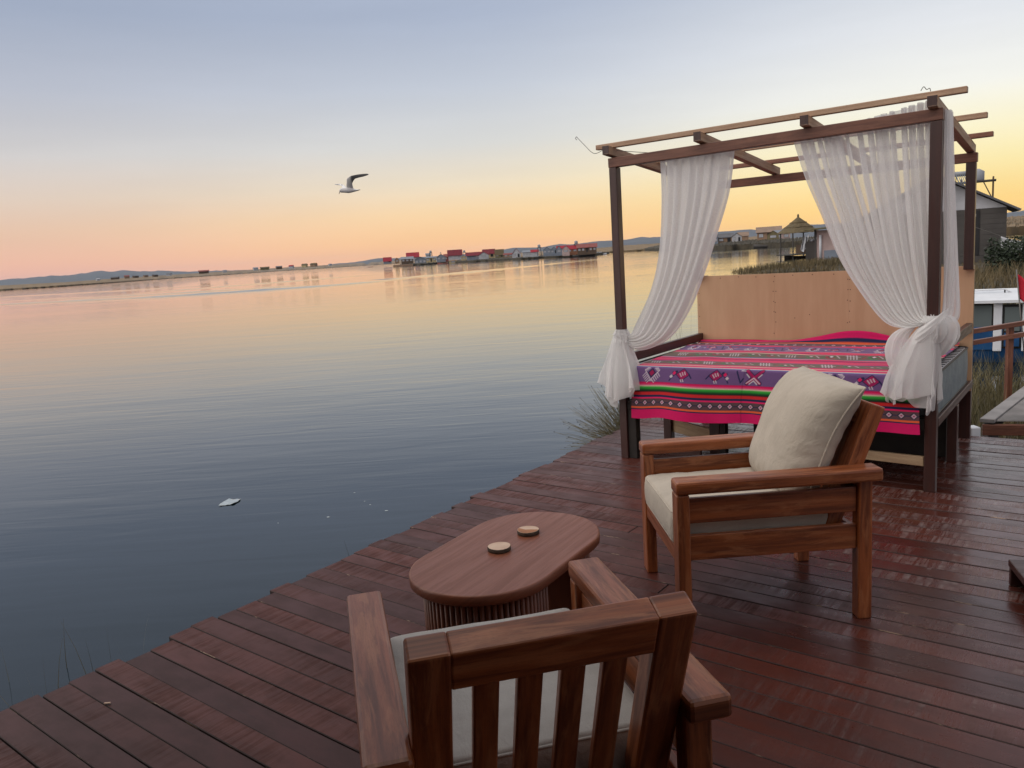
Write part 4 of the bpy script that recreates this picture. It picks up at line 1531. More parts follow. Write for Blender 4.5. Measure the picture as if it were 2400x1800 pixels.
H(Z5, 915, 1065, 445, 385, 338, 530, 'village_house', 'blue grey gable with two big white windows mid village', False, 'bgrey', 'grey', 2, False)
H(Z5, 1040, 1165, 445, 380, 338, 540, 'village_house', 'rust red roof beside the blue grey gable', True, 'rust', 'rust', 1, True)
H(Z5, 1115, 1345, 400, 350, 265, 525, 'village_house', 'large dark red roof, tallest in the middle of the village', True, 'white', 'dred', 3, False)
H(Z5, 1130, 1265, 497, 450, 435, 500, 'shed', 'beige shed at the water below the large dark red roof', True, 'yellow', 'tanroof', 1, False)
H(Z5, 1335, 1428, 430, 395, 362, 500, 'village_house', 'small cream yellow cabin with one square window', False, 'yellow', 'tanroof', 1, False)
H(Z5, 1440, 1800, 412, 350, 302, 480, 'village_house', 'long blue grey house with dark red roof', True, 'bgrey', 'dred', 1, False, depth=6.)
H(Z5, 1640, 1812, 408, 355, 300, 476, 'village_house', 'pale grey gable end right of the long dark red roof', False, 'white', 'dred', 1, False)
H(Z5, 1715, 1915, 385, 325, 255, 490, 'village_house', 'deep red steep roof with cream wall right of the long house', True, 'yellow', 'dred', 1, True)
H(Z5, 1925, 2068, 385, 345, 258, 470, 'village_house', 'olive reed walled house with olive roof', True, 'olive', 'thatch', 1, True)
H(Z5, 2070, 2230, 385, 345, 322, 460, 'village_house', 'low rusty roofed hut between olive house and pointed red roof', True, 'tan', 'rust', 2, False)
H(Z6, 155, 300, 392, 325, 240, 400, 'village_house', 'pointed red roof over a white gable at the shore', False, 'white', 'red', 1, True)
H(Z6, 335, 485, 362, 305, 275, 395, 'village_house', 'low white house with grey roof right of the pointed red roof', True, 'white', 'grey', 3, False)
H(Z6, 478, 605, 355, 300, 263, 385, 'village_house', 'white walled house with bright red roof facing the water', True, 'white', 'red', 3, False)
H(Z6, 690, 818, 332, 265, 215, 362, 'village_house', 'first of the three grey gabled houses in a row', False, 'bgrey', 'grey', 2, False)
H(Z6, 822, 930, 325, 262, 212, 358, 'village_house', 'second of the three grey gabled houses in a row', False, 'bgrey', 'grey', 1, True)
H(Z6, 915, 1012, 322, 258, 200, 352, 'village_house', 'third grey gabled house, next to the tan gable', False, 'bgrey', 'dgrey', 1, False)
H(Z6, 930, 1130, 290, 235, 195, 372, 'village_house', 'red roof peeping over the grey gables', True, 'white', 'red', 1, False)
H(Z6, 1018, 1142, 325, 255, 200, 345, 'village_house', 'cream gable house left of the orange wall', False, 'pink', 'grey', 1, False)
H(Z6, 1100, 1282, 312, 248, 190, 350, 'village_house', 'orange walled house under a wide red roof', True, 'orange', 'red', 2, False)
H(Z6, 1285, 1605, 300, 218, 162, 340, 'village_house', 'wide red roofed pavilion with pale windows at the village end', True, 'brown', 'rust', 4, True)


def tank_tower(label, px, pyb, pyt, D, group='water tank towers'):
    b0 = at(px, pyb, D)
    sc = D / FPX * 1.02
    hgt = (pyb - pyt) * sc
    e = empty('water_tower', b0, 0, label, 'tower', group)
    w = hgt * .16
    for sx in (-1, 1):
        for sy in (-1, 1):
            bar('leg', e, (sx * w * 1.3, sy * w * 1.3, -1.2), (sx * w, sy * w, hgt * .66), hgt * .035, hgt * .035, K['steel'], bev=0)
    box('platform', e, -w * 1.5, w * 1.5, -w * 1.5, w * 1.5, hgt * .66, hgt * .70, K['steel'], 0)
    box('platform', e, -w * 1.2, w * 1.2, -w * 1.2, w * 1.2, hgt * .36, hgt * .39, K['steel'], 0)
    tube('tank', [(0, 0, hgt * .70), (0, 0, hgt * .72), (0, 0, hgt * .95), (0, 0, hgt)], w, K['tank'], e, 12, rads=[w * .95, w, w, w * .4])
    return e


tank_tower('dark water tower left of the middle red roof', *Z5(812, 400), Z5(0, 280)[1], 555)
tank_tower('little tank on a stand above the blue grey gable', *Z5(982, 360), Z5(0, 306)[1], 535)
tank_tower('water tower right of the large dark red roof', *Z5(1392, 390), Z5(0, 275)[1], 520)
tank_tower('water tower between the red roofed white house and the grey gables', *Z6(622, 330), Z6(0, 178)[1], 372)
tank_tower('tall water tower left of the wide pavilion', *Z6(1262, 290), Z6(0, 113)[1], 352)

# the reed island the village stands on
vl = [(922, 624.8), (945, 624), (995, 621), (1036, 617.8), (1103, 614.8), (1158, 611.7), (1198, 609.9), (1221, 609.4), (1275, 605.6), (1316, 603.6), (1356, 601.5), (1397, 598.6), (1428, 594.6)]
land('reed_island', [(x, y, y - (6 if x < 1100 else 8) - (0 if 930 < x < 1405 else -4)) for x, y in vl], M['peat'], front=.9, back=1.14, rough=.5, seed=9.)


def rowboat(label, px, py, Lm, mat, yaw=0., cabin=False, cat='boat', zoff=0., group='boats by the village shore'):
    p = on_z(px, py, WATER)
    e = empty('boat', (p.x, p.y, WATER + zoff), -math.atan2(p.x, p.y) + yaw, label, cat, group)
    v, f = [], []
    n = 15
    for i in range(n):
        a = i / (n - 1) * 2 - 1
        hw_ = Lm * .14 * (1 - abs(a) ** 2.6) + .03
        sheer = .10 * Lm * (.5 + .5 * a * a)
        for wv, z in ((-hw_, sheer), (-hw_ * .7, -.05), (hw_ * .7, -.05), (hw_, sheer)):
            v.append((a * Lm / 2, wv, z))
        if i:
            for j in range(3):
                k = (i - 1) * 4 + j
                f.append((k, k + 1, k + 5, k + 4))
            k = (i - 1) * 4
            f.append((k + 3, k, k + 4, k + 7))
    pyd('hull', v, f, mat, e, True)
    if cabin:
        box('cabin', e, -Lm * .22, Lm * .18, -Lm * .10, Lm * .10, Lm * .05, Lm * .17, M['white'], .04)
        box('window', e, -Lm * .19, Lm * .15, -Lm * .104, -Lm * .1005, Lm * .095, Lm * .145, K['bgrey'], 0)
        box('roof', e, -Lm * .24, Lm * .20, -Lm * .115, Lm * .115, Lm * .171, Lm * .185, M['white'], .02)
    return e


rowboat('white cabin launch moored at the right end of the village', 1404, 597.2, 7.2, M['white'], .1, True)
rowboat('dark low boat in front of the wide pavilion', 1368, 600.8, 9.5, K['board'], .05)
rowboat('brown flat boat below the white houses', 1236, 607.8, 8.5, K['orange'], .08)
rowboat('pale skiff below the pointed red roof', 1200, 609.5, 5.5, M['white'], .0)
rowboat('red rowing boats at the middle of the village shore', 1040, 617.8, 8., K['salmon'], .05)
rowboat('small dark boat with people far out before the village', 869, 625.9, 5.0, K['rust'], .2, group='boats out on the lake')
# rafts at the left end of the village
pr = on_z(945, 624.5, WATER)
e = empty('reed_raft', (pr.x, pr.y, WATER), -math.atan2(pr.x, pr.y), 'tan floating reed raft at the left tip of the village', 'raft')
box('float', e, -6, 6, -2, 3, -.3, 1.1, K['tan'], .2)
box('deck', e, -5.6, 5.6, -1.6, 2.6, 1.101, 1.25, K['brown'], .02)

# scattered far huts on the reed flats at the left
far = [(231, 656.5, 6, 3, 'white', 'white'), (268, 654, 14, 5, 'brown', 'dgrey'), (298, 651.5, 9, 6, 'tan', 'rust'), (320, 650, 10, 4, 'brown', 'dgrey'), (343, 648.5, 8, 4, 'tan', 'dgrey'), (366, 647.5, 9, 4, 'brown', 'dgrey'), (394, 645.5, 9, 4, 'white', 'dgrey'),
       (478, 640, 20, 7, 'brown', 'rust'), (527, 637.5, 8, 4, 'white', 'grey'), (600, 632.5, 10, 6, 'white', 'grey'), (620, 631.5, 18, 6, 'olive', 'thatch'), (655, 629.5, 12, 6, 'brown', 'dgrey'), (681, 628, 9, 7, 'white', 'red'), (712, 625.5, 11, 8, 'yellow', 'thatch'), (733, 624, 13, 8, 'tan', 'thatch'), (775, 621.8, 6, 3, 'white', 'grey')]
words = ['tiny white hut, leftmost on the far reed flats', 'brown hut right of the leftmost white one on the far flats', 'tall tan hut in the first cluster of far huts', 'brown hut just right of the tall tan far hut', 'small tan hut in the middle of the first far cluster',
         'brown hut near the right end of the first far cluster', 'white hut at the right end of the first far cluster', 'wide rust roofed house alone on the far flats', 'small white hut right of the wide rust roofed far house', 'white far hut beside a long olive thatched one', 'long olive thatched hut on the far flats',
         'brown hut right of the long olive far hut', 'white far hut with a tiny red roof', 'cream far hut with thatch roof, first of the last pair', 'tan far hut with thatch roof, second of the last pair', 'tiny white far hut nearest the village']
for (x, y, w_, h_, wl, rf), lb in zip(far, words):
    gable_house('far_hut', lb, x - w_ / 2, x + w_ / 2, y - 1.5, y - 1.5 - h_ * .36, y - 1.5 - h_ * .68, 730 - (x - 231) * .12, True, wl, rf, 0, False, yaw=rng.uniform(-.6, .6), group='huts on the far reed flats')

# ------------------------------------------------------------------ island seen over the headboard
Z1_ = lambda x, y: (1640 + x * .16275, 480 + y * .16275)
VG = 'houses on the reed island over the headboard'


def H1(x0, x1, yb, ye, yr, D, *a, **k):
    p0, p1, pe, pr_ = Z1_(x0, yb), Z1_(x1, yb), Z1_(x0, ye), Z1_(x0, yr)
    return gable_house(a[0], a[1], p0[0], p1[0], p0[1], pe[1], pr_[1], D, *a[2:], group=VG, **k)


land('reed_island', [(1500, 588, 583), (1560, 587.5, 572), (1640, 586.2, 570), (1700, 585, 566.5), (1762, 581.5, 562), (1830, 578.8, 559), (1900, 575, 555), (1990, 570, 553)], M['peat'], front=1.2, back=1.13, rough=.6, seed=12.)
H1(155, 262, 560, 480, 432, 262, 'reed_house', 'grey gabled hut at the left end beside the curtain edge', False, 'bgrey', 'dgrey', 2, False)
H1(262, 470, 548, 475, 422, 264, 'reed_house', 'low tan house with long grey roof over the headboard', True, 'tan', 'dgrey', 1, True, depth=6)
H1(470, 600, 530, 462, 418, 258, 'reed_house', 'small thatched porch hut with white front', False, 'white', 'thatch', 1, True, gcol='thatch')
H1(560, 695, 510, 452, 402, 275, 'reed_house', 'plain tan gable behind the thatched porch hut', True, 'tan', 'tanroof', 0, False)
H1(845, 1150, 502, 398, 330, 246, 'reed_house', 'big tan roofed house with tall white windows over the headboard', True, 'tan', 'tanroof', 2, True, depth=8)
H1(1090, 1290, 498, 418, 375, 243, 'reed_house', 'lower annex of the big tan house, grey roof', True, 'pink', 'grey', 2, False)
H1(985, 1130, 500, 432, 385, 238, 'reed_hut', 'little thatched awning hut before the big tan house', False, 'olive', 'thatch', 1, False)
rowboat('dark flat boat at the landing under the thatched porch hut', 1726, 582.6, 9., K['board'], .0, group='boats at the island over the headboard')
rowboat('long dark boat moored right of the landing', 1820, 578.6, 12., K['board'], .05, group='boats at the island over the headboard')

# thatched gazebo over the water
gz = at(*Z1_(1420, 700), 88)
gz.z = WATER + .45
ge = empty('thatched_gazebo', gz, -math.atan2(gz.x, gz.y) + .5, 'open gazebo with tiered thatch roof on thin posts', 'gazebo')
for sx in (-1, 1):
    for sy in (-1, 1):
        bar('post', ge, (sx * 1.35, sy * 1.35, -1.2), (sx * 1.35, sy * 1.35, 2.45), .10, .10, K['board'], bev=0)
for a, b_, z0, z1 in ((1.95, 1.25, 2.25, 2.85), (1.33, .72, 2.82, 3.33), (.80, .06, 3.30, 3.95)):
    n = 28
    v, f = [], []
    for i in range(n):
        w_ = 2 * math.pi * i / n
        k = 1 / max(abs(math.cos(w_)), abs(math.sin(w_))) ** .6
        j_ = 1 + .03 * rng.uniform(-1, 1)
        v.append((a * k * math.cos(w_) * j_, a * k * math.sin(w_) * j_, z0 + rng.uniform(-.03, .03)))
        v.append((b_ * k * math.cos(w_), b_ * k * math.sin(w_), z1))
        v.append((a * .96 * k * math.cos(w_), a * .96 * k * math.sin(w_), z0 + .10))
    for i in range(n):
        j = (i + 1) % n
        f.append((i * 3, j * 3, j * 3 + 1, i * 3 + 1))
        f.append((j * 3, i * 3, i * 3 + 2, j * 3 + 2))
    f.append(tuple(i * 3 + 1 for i in range(n)))
    pyd('thatch_tier', v, f, K['thatch'], ge)
tube('finial', [(0, 0, 3.9), (0, 0, 4.0), (0, 0, 4.12), (0, 0, 4.25)], .1, K['thatch'], ge, 8, rads=[.08, .12, .11, .05])
box('floor', ge, -1.7, 1.7, -1.7, 1.7, -.10, .02, K['board'], .01)
box('counter', ge, .2, 1.3, -.4, .9, .02, .95, K['brown'], .01)

# workshop with a pink wall, partly behind the right curtain
ws = at(*Z1_(1960, 790), 70)
we = empty('lakeside_shack', ws, -math.atan2(ws.x, ws.y), 'pale pink walled shack with grey base beside the gazebo', 'shack')
box('wall', we, -1.55, 4.6, .0, 3., -.6, 2.6, K['pink'], .0)
box('base_panel', we, -.95, 4.6, -.06, -.002, -.3, .85, K['bgrey'], .0)
box('corner_post', we, -1.75, -1.58, -.1, .1, -.6, 2.75, K['board'], .0)
tube('drain_pipe', [(-1.25, -.16, .1), (-1.25, -.16, 2.2)], .11, M['white'], we, 10)
bar('roof', we, (-2.6, 1.2, 2.72), (5.0, 1.2, 3.0), 4.4, .12, K['olive'], bev=0)
box('lean_to', we, -2.5, -1.78, 1.2, 2.4, -.6, 1.7, K['board'], 0)
for k in range(6):
    bar('landing_plank', we, (-6.2 + k * .35, -2.4 + k * .4, -.15), (4.6, -2.3 + k * .42, -.12), .36, .06, K['board'], bev=0)
# hammock-like white cloths and clutter on the landing
for k, (x, y, w_, hh, lb) in enumerate(((1500, 430, 70, 200, 'white cloth hung in a loop at the left of the landing'), (1590, 490, 80, 120, 'crumpled white cloth in the middle of the landing'), (1680, 455, 60, 160, 'tall white cloth hung by the pink shack'))):
    p = at(*Z1_(x, y), 74)
    sc = 74 / FPX * .16275
    v, f = [], []
    nx, ny = 14, 12
    for i in range(nx):
        for j in range(ny):
            a, b_ = i / (nx - 1), j / (ny - 1)
            v.append((a * w_ * sc * (1 - .35 * b_) + .25 * b_ * (k - 1), .22 * math.sin(a * 11 + k) * (.4 + b_), -b_ * hh * sc - .25 * math.sin(a * math.pi) * (k != 1) + .12 * noise.noise(Vector((a * 4, b_ * 4, k)))))
            v.append((v[-1][0], v[-1][1] + .02, v[-1][2]))
    for i in range(nx - 1):
        for j in range(ny - 1):
            for s_ in (0, 1):
                q_ = [(i * ny + j) * 2 + s_, ((i + 1) * ny + j) * 2 + s_, ((i + 1) * ny + j + 1) * 2 + s_, (i * ny + j + 1) * 2 + s_]
                f.append(q_ if s_ else q_[::-1])
    o = pyd('hung_cloth', v, f, K['white'], None, True)
    o.location = p
    tag(o, lb, 'cloth', 'cloths on the far landing')
p = at(*Z1_(1690, 745), 72)
e = empty('gangplank', p, -.6, 'orange brown plank leaning on the far landing', 'plank')
bar('board', e, (-.55, 0, -.2), (.35, .8, .75), .45, .06, K['orange'], bev=.01)
p = at(*Z1_(1500, 740), 76)
rowboat('black hulled boat pulled up by the gazebo', *Z1_(1500, 760), 4.2, M['dark'], .3, group='boats at the island over the headboard')


# ------------------------------------------------------------------ reeds and grass
def blades(name, spots, mat, label, lean=.35, width=.012, segs=3, seed=0, kind='stuff', bias=(0, 0), parent=None, droop=.3):
    r2 = random.Random(seed)
    v, f = [], []
    for (x, y, z, h_) in spots:
        a = r2.uniform(0, 2 * math.pi)
        ln = lean * r2.random() ** .7 * h_
        dx, dy = math.cos(a) * ln + bias[0] * h_, math.sin(a) * ln + bias[1] * h_
        wa = r2.uniform(0, math.pi)
        wx, wy = math.cos(wa) * width, math.sin(wa) * width
        k0 = len(v)
        for s_ in range(segs + 1):
            t_ = s_ / segs
            px, py = x + dx * t_ ** 1.7, y + dy * t_ ** 1.7
            pz = z + h_ * (t_ - droop * t_ * t_ * abs(ln / max(h_, .01)))
            w_ = 1 - .85 * t_
            v.append((px - wx * w_, py - wy * w_, pz))
            v.append((px + wx * w_, py + wy * w_, pz))
            if s_:
                q_ = k0 + s_ * 2
                f.append((q_ - 2, q_ - 1, q_ + 1, q_))
    o = pyd(name, v, f, mat, parent)
    if kind:
        tag(o, label, kind=kind)
    return o


def mound(name, cx, cy, rx, ry, h0, mat, seed, rot=0., base=WATER - .2):
    v, f = [], []
    n, m_ = 40, 10
    for j in range(m_):
        r_ = j / (m_ - 1)
        for i in range(n):
            w_ = 2 * math.pi * i / n
            e_ = 1 + .22 * noise.noise(Vector((math.cos(w_) * 1.5, math.sin(w_) * 1.5, seed)))
            x, y = rx * r_ * e_ * math.cos(w_), ry * r_ * e_ * math.sin(w_)
            z = base + (h0 - base) * (1 - r_ ** 4) + .12 * noise.noise(Vector((x * .5, y * .5, seed))) * (1 - r_)
            v.append((cx + x * math.cos(rot) - y * math.sin(rot), cy + x * math.sin(rot) + y * math.cos(rot), z))
    for j in range(m_ - 1):
        for i in range(n):
            f.append((j * n + i, (j + 1) * n + i, (j + 1) * n + (i + 1) % n, j * n + (i + 1) % n))
    o = pyd(name, v, f, mat, None, True)
    tag(o, kind='structure')

    def pt(r2):
        w_ = r2.uniform(0, 2 * math.pi)
        r_ = math.sqrt(r2.random()) * .98
        x, y = rx * r_ * math.cos(w_), ry * r_ * math.sin(w_)
        return (cx + x * math.cos(rot) - y * math.sin(rot), cy + x * math.sin(rot) + y * math.cos(rot), base + (h0 - base) * (1 - r_ ** 4) - .1)
    return pt


rg2 = random.Random(11)
# tongue of reeds left of the shack, over the headboard
pt = mound('reed_bank', 26.5, 60., 11.0, 7., -.50, M['peat'], 2., rot=.45)
blades('reed_growth', [(*pt(rg2), rg2.uniform(.2, .62)) for _ in range(6500)], M['reed'], 'brown reeds on the bank seen just over the headboard', lean=.5, width=.035, seed=2)
# bank by the grey house
pt = mound('reed_bank', 30.5, 46., 13., 15., -.42, M['peat'], 4., rot=-.3)
blades('reed_growth', [(*pt(rg2), rg2.uniform(.12, .38)) for _ in range(5200)], M['reed'], 'dry grass round the grey boarded house', lean=.6, width=.03, seed=3)
pt = mound('reed_bank', 20.5, 28.5, 6.5, 7.5, -.50, M['peat'], 6., rot=.2)
blades('reed_growth', [(*pt(rg2), rg2.uniform(.3, .85)) for _ in range(5200)], M['reed'], 'tall straw coloured grass behind the white boat', lean=.55, width=.02, seed=4)
# reeds between the deck and the boat
pt = mound('reed_bank', 5.6, 8.7, 1.75, 2.3, -.62, M['peat'], 8., rot=-.5, base=WATER - .1)
blades('reed_growth', [(*pt(rg2), rg2.uniform(.35, .85)) for _ in range(3600)], M['blade'], 'olive brown reeds growing between the deck and the boat', lean=.55, width=.006, seed=5)
blades('reed_growth', [(rg2.uniform(1.4, 2.6), rg2.uniform(7.3, 8.3), WATER, rg2.uniform(.9, 1.75)) for _ in range(60)], M['blade'], 'thin upright stems in the water behind the left bed rail', lean=.2, width=.0035, seed=6)


# tussock by the bed post: long stems with dark seed heads, fanning out over the water
def tussock(name, label, c, n, az, spread, lmin, lmax, seed, heads=True, low=.05, high=1.25):
    r2 = random.Random(seed)
    e = empty(name, c, 0, label, 'grass', 'grass tussocks along the deck edge')
    v, f, hv, hf = [], [], [], []
    for k in range(n):
        a = az + r2.gauss(0, spread)
        el = r2.uniform(low, high)
        L = r2.uniform(lmin, lmax)
        p = Vector((r2.gauss(0, .05), r2.gauss(0, .05), 0))
        d = Vector((math.cos(a) * math.cos(el), math.sin(a) * math.cos(el), math.sin(el)))
        pts = []
        g = r2.uniform(.1, .5)
        for s_ in range(6):
            t_ = s_ / 5
            pts.append(p + d * L * t_ - Vector((0, 0, g * L * t_ * t_ * math.cos(el) * .5)))
        vv, ff = tube_data(pts, .0018, 3, rads=[.0026 - .0014 * s_ / 5 for s_ in range(6)], off=len(v))
        v += vv
        f += ff
        if heads and r2.random() < .4:
            q_, o_ = pts[-1], len(hv)
            rr = r2.uniform(.004, .0065)
            hv += [q_ + Vector(w_) * rr for w_ in ((1, 0, 0), (-1, 0, 0), (0, 1, 0), (0, -1, 0), (0, 0, 1), (0, 0, -1))]
            hf += [tuple(o_ + i for i in t3) for t3 in ((0, 2, 4), (2, 1, 4), (1, 3, 4), (3, 0, 4), (2, 0, 5), (1, 2, 5), (3, 1, 5), (0, 3, 5))]
    tag(pyd('stems', v, f, M['blade'], e, True), kind='stuff')
    if hv:
        tag(pyd('seed_heads', hv, hf, M['seed'], e), kind='stuff')


tussock('grass_tussock', 'bushy grass tussock with dark seed heads left of the front bed post', DX * 3.53 + DY * 6.42 + V3((0, 0, -.40)), 620, math.pi * 1.02, .42, .25, .88, 1, low=.30, high=1.25)
tussock('grass_tussock', 'low grass tussock seen under the bed behind the front post', DX * 3.50 + DY * 6.35 + V3((0, 0, -.40)), 260, math.pi * .3, .9, .30, .62, 2, heads=False, low=.5, high=1.4)
# thin pale stalks standing in the water at the near deck edge
sp_ = []
for x, y, h_ in ((215, 1600, .36), (262, 1560, .20), (110, 1640, .24), (220, 1570, .16), (300, 1545, .28), (130, 1600, .22), (30, 1640, .2), (75, 1600, .15), (330, 1500, .15), (825, 1320, .22), (150, 1530, .18), (15, 1560, .12)):
    p = on_z(x, y, WATER + .1)
    sp_.append((p.x, p.y, WATER - .05, h_ + .18))
blades('water_stalks', sp_, M['blade'], 'few thin reed stalks standing in the water at the near deck edge', lean=.5, width=.0022, seed=9)

# bush of dark leaves by the house
bc_ = at(2385, 612, 34)
e = empty('bush', (bc_.x, bc_.y, -.5), 0, 'dark green leafy bush at the right frame edge before the hung sheet', 'bush')
v, f = [], []
r2 = random.Random(5)
for k in range(3800):
    w_, u_ = r2.uniform(0, 2 * math.pi), r2.random() ** .5
    z = r2.uniform(-.3, 1.25) * (1.15 - .5 * u_ * r2.random())
    c = Vector((1.25 * u_ * math.cos(w_), 1.1 * u_ * math.sin(w_), z + .25 * noise.noise(Vector((math.cos(w_) * 2, math.sin(w_) * 2, 1)))))
    n_ = Vector((r2.gauss(0, 1), r2.gauss(0, 1), r2.gauss(0, 1))).normalized()
    s_ = n_.orthogonal().normalized() * r2.uniform(.03, .06)
    t_ = n_.cross(s_).normalized() * r2.uniform(.05, .10)
    k0 = len(v)
    v += [c - s_, c + t_, c + s_, c - t_]
    f.append((k0, k0 + 1, k0 + 2, k0 + 3))
tag(pyd('foliage', v, f, M['bush'], e), kind='stuff')
bar('stem', e, (0, 0, -.6), (.1, 0, .8), .08, .08, K['brown'], bev=0)

# ------------------------------------------------------------------ grey boarded house behind the bed
hp = at(2190, 604, 45)
he_ = empty('boarded_house', hp, -math.atan2(hp.x, hp.y), 'grey boarded house with white gable behind the right bed post', 'house')
sc = 45 * 1.13 / FPX
hw_ = 3.55
ez, rz_ = 94 * sc * .98, 166 * sc
for k in range(9):
    for a, b_ in ((-hw_ + .2, 1.48), (2.02 + .14, hw_ - .15)):
        z0 = ez / 9 * k
        box('wall_board', he_, a, b_, .0 + (k % 2) * .012, .05, z0 + .004, z0 + ez / 9 - .004, K['board'], 0)
box('wall', he_, -hw_ + .2, hw_ - .15, .06, 4.2, -.6, ez, K['board'], 0)
pyd('gable', [(-hw_ + .2, .02, ez + .01), (hw_ - .15, .02, ez + .01), (0, .02, rz_ - .12), (-hw_ + .2, 4.2, ez + .01), (hw_ - .15, 4.2, ez + .01), (0, 4.2, rz_ - .12)], [(0, 1, 2), (5, 4, 3), (0, 3, 4, 1)], K['white'], he_)
dr = box('door', he_, 1.50, 2.14, -.03, .02, .02, ez * .97, K['dark'], 0)
box('door_sign', dr, 1.78, 1.96, -.06, -.032, ez * .84, ez * .90, M['white'], 0)
for s_ in (-1, 1):
    kx = (rz_ - ez) / hw_
    bar('roof_slope', he_, (0, 2.0, rz_), (s_ * (hw_ + .45), 2.0, ez - kx * .45 + .05), 5.0, .10, K['dgrey'], bev=0)
box('foundation', he_, -hw_, hw_, -.35, .055, -.6, -.02, K['board'], 0)
# solar water heater on the roof
p = hp + V3((0, 0, 0))
se = empty('solar_heater', he_.location + Matrix.Rotation(he_.rotation_euler.z, 3, 'Z') @ V3((1.28, .6, rz_ - 1.28 * (rz_ - ez) / hw_)), he_.rotation_euler.z + .35, 'solar water heater with round tank on the roof of the boarded house', 'heater')
se.scale = (.66, .66, .66)
tube('tank', [(-.55, .2, 1.05), (.75, .2, 1.05)], .21, K['tank'], se, 14)
for k in range(8):
    tube('collector_tube', [(-.45 + k * .15, .05, .95), (-.55 + k * .15, -1.0, .05)], .035, K['bgrey'], se, 6)
for x in (-.4, .6):
    bar('stand', se, (x, .3, -.3), (x, .2, .9), .05, .05, K['steel'], bev=0)
    bar('stand', se, (x, -.8, -.2), (x, .2, .88), .04, .04, K['steel'], bev=0)
# roof tank on a timber frame
tp = at(2303, 505, 48.5)
te = empty('water_tower', (tp.x, tp.y, tp.z), -math.atan2(tp.x, tp.y), 'pale water tank on a braced timber stand behind the boarded house', 'tower', 'water tank towers')
s2 = 48.5 * 1.13 / FPX
zt = (505 - 437) * s2
xr = 17 * s2
for x in (-1.15, xr):
    for y in (0, 1.1):
        bar('leg', te, (x, y, -1.5), (x, y, zt + .25), .09, .09, K['brown'], bev=0)
    bar('brace', te, (x - (.0 if x > 0 else 0), -.05, zt - 1.1), (x + (-.5 if x > 0 else .5), -.05, zt - .03), .06, .06, K['brown'], bev=0)
bar('brace', te, (-1.15, -.05, zt * .22), (xr, -.05, zt * .28), .06, .06, K['brown'], bev=0)
box('platform', te, -1.35, xr + .15, -.1, 1.3, zt, zt + .08, K['board'], 0)
tube('tank', [(-.42, .5, zt + .08), (-.42, .5, zt + .12), (-.42, .5, zt + .62), (-.42, .5, zt + .78)], .46, K['tank'], te, 16, rads=[.44, .46, .46, .2])

# sheet on a line
lp = at(2346, 554, 41)
le = empty('hung_sheet', lp, -math.atan2(lp.x, lp.y), 'white sheet sagging on a line at the right frame edge', 'sheet')
v, f = [], []
for i in range(25):
    for j in range(10):
        a, b_ = i / 24, j / 9
        v.append((a * 2.6, .10 * math.sin(a * 14) * b_, -.33 * math.sin(a * math.pi) - b_ * (1.0 - .1 * a) + (.35 * b_ * math.sin(a * math.pi))))
for i in range(24):
    for j in range(9):
        f.append((i * 10 + j, (i + 1) * 10 + j, (i + 1) * 10 + j + 1, i * 10 + j + 1))
sh = pyd('cloth', v, f, K['white'], le, True)
sm_ = sh.modifiers.new('thick', 'SOLIDIFY')
sm_.thickness = .02
tube('line', [V3((-1.6, 0, .75)), V3((0, 0, .02)), V3((1.3, 0, -.30)), V3((2.6, 0, .02)), V3((4.2, 0, .6))], .008, M['wire'], le, 4)

# ------------------------------------------------------------------ cabin boat
bp_ = at(2340, 700, 13)
sc = 13 * 1.17 / FPX
be = empty('cabin_boat', (bp_.x, bp_.y, WATER), -math.atan2(bp_.x, bp_.y) + .05, 'white and blue cabin boat moored behind the railing', 'boat')
zr_ = bp_.z - WATER
X = lambda px: (px - 2340) * sc
wz0, wz1 = zr_ - .50, zr_ - .075
prof = [(-1.9, 0.0), (-1.9, .62), (1.7, .62), (2.3, .35), (2.3, .0)]
n = 21
v, f = [], []
for i in range(n):
    a = i / (n - 1)
    x = -2.3 + 4.9 * a
    hw_ = .72 * (1 - max(0, (a - .7) / .3) ** 2 * .9)
    for y, z in ((-hw_, .60), (-hw_ * .96, .25), (-hw_ * .8, -.15), (hw_ * .8, -.15), (hw_ * .96, .25), (hw_, .60)):
        v.append((x, y + .62, z + (.12 * max(0, a - .6)) * (z > 0)))
    if i:
        for j in range(5):
            k = (i - 1) * 6 + j
            f.append((k, k + 1, k + 7, k + 6))
        k = (i - 1) * 6
        f.append((k + 5, k, k + 6, k + 11))
f.append((0, 5, 4, 3, 2, 1))
pyd('hull', v, f, M['blue'], be, True)
for a, b_ in ((X(2332), X(2347)), (X(2381), X(2391)), (X(2215), X(2226)), (X(2440), X(2452))):
    box('pillar', be, a, b_, -.12, 1.3, .20, zr_ - .06, M['white'], .012)
w1_ = box('window', be, X(2226.5), X(2331.5), -.07, -.05, wz0, wz1, M['black'], 0)
box('pane', w1_, X(2229), X(2329), -.085, -.072, wz0 + .02, wz1 - .02, M['glass'], 0)
box('side_panel', be, X(2226.5), X(2331.5), -.10, -.04, .22, wz0 - .01, M['blue'], .006)
dr = box('door', be, X(2347.5), X(2380.5), -.10, -.05, .24, zr_ - .09, M['black'], .02)
box('pane', dr, X(2351), X(2377), -.118, -.102, wz0 - .02, zr_ - .13, M['glass'], 0)
box('lower_panel', dr, X(2351), X(2377), -.118, -.102, .28, wz0 - .05, M['blue'], 0)
w2_ = box('window', be, X(2391.5), X(2439.5), -.07, -.05, wz0, wz1, M['black'], 0)
box('pane', w2_, X(2393), X(2438), -.085, -.072, wz0 + .02, wz1 - .02, M['glass'], 0)
box('sill', be, X(2391.5), X(2439.5), -.11, -.04, .22, wz0 - .01, M['white'], .006)
v, f = [], []
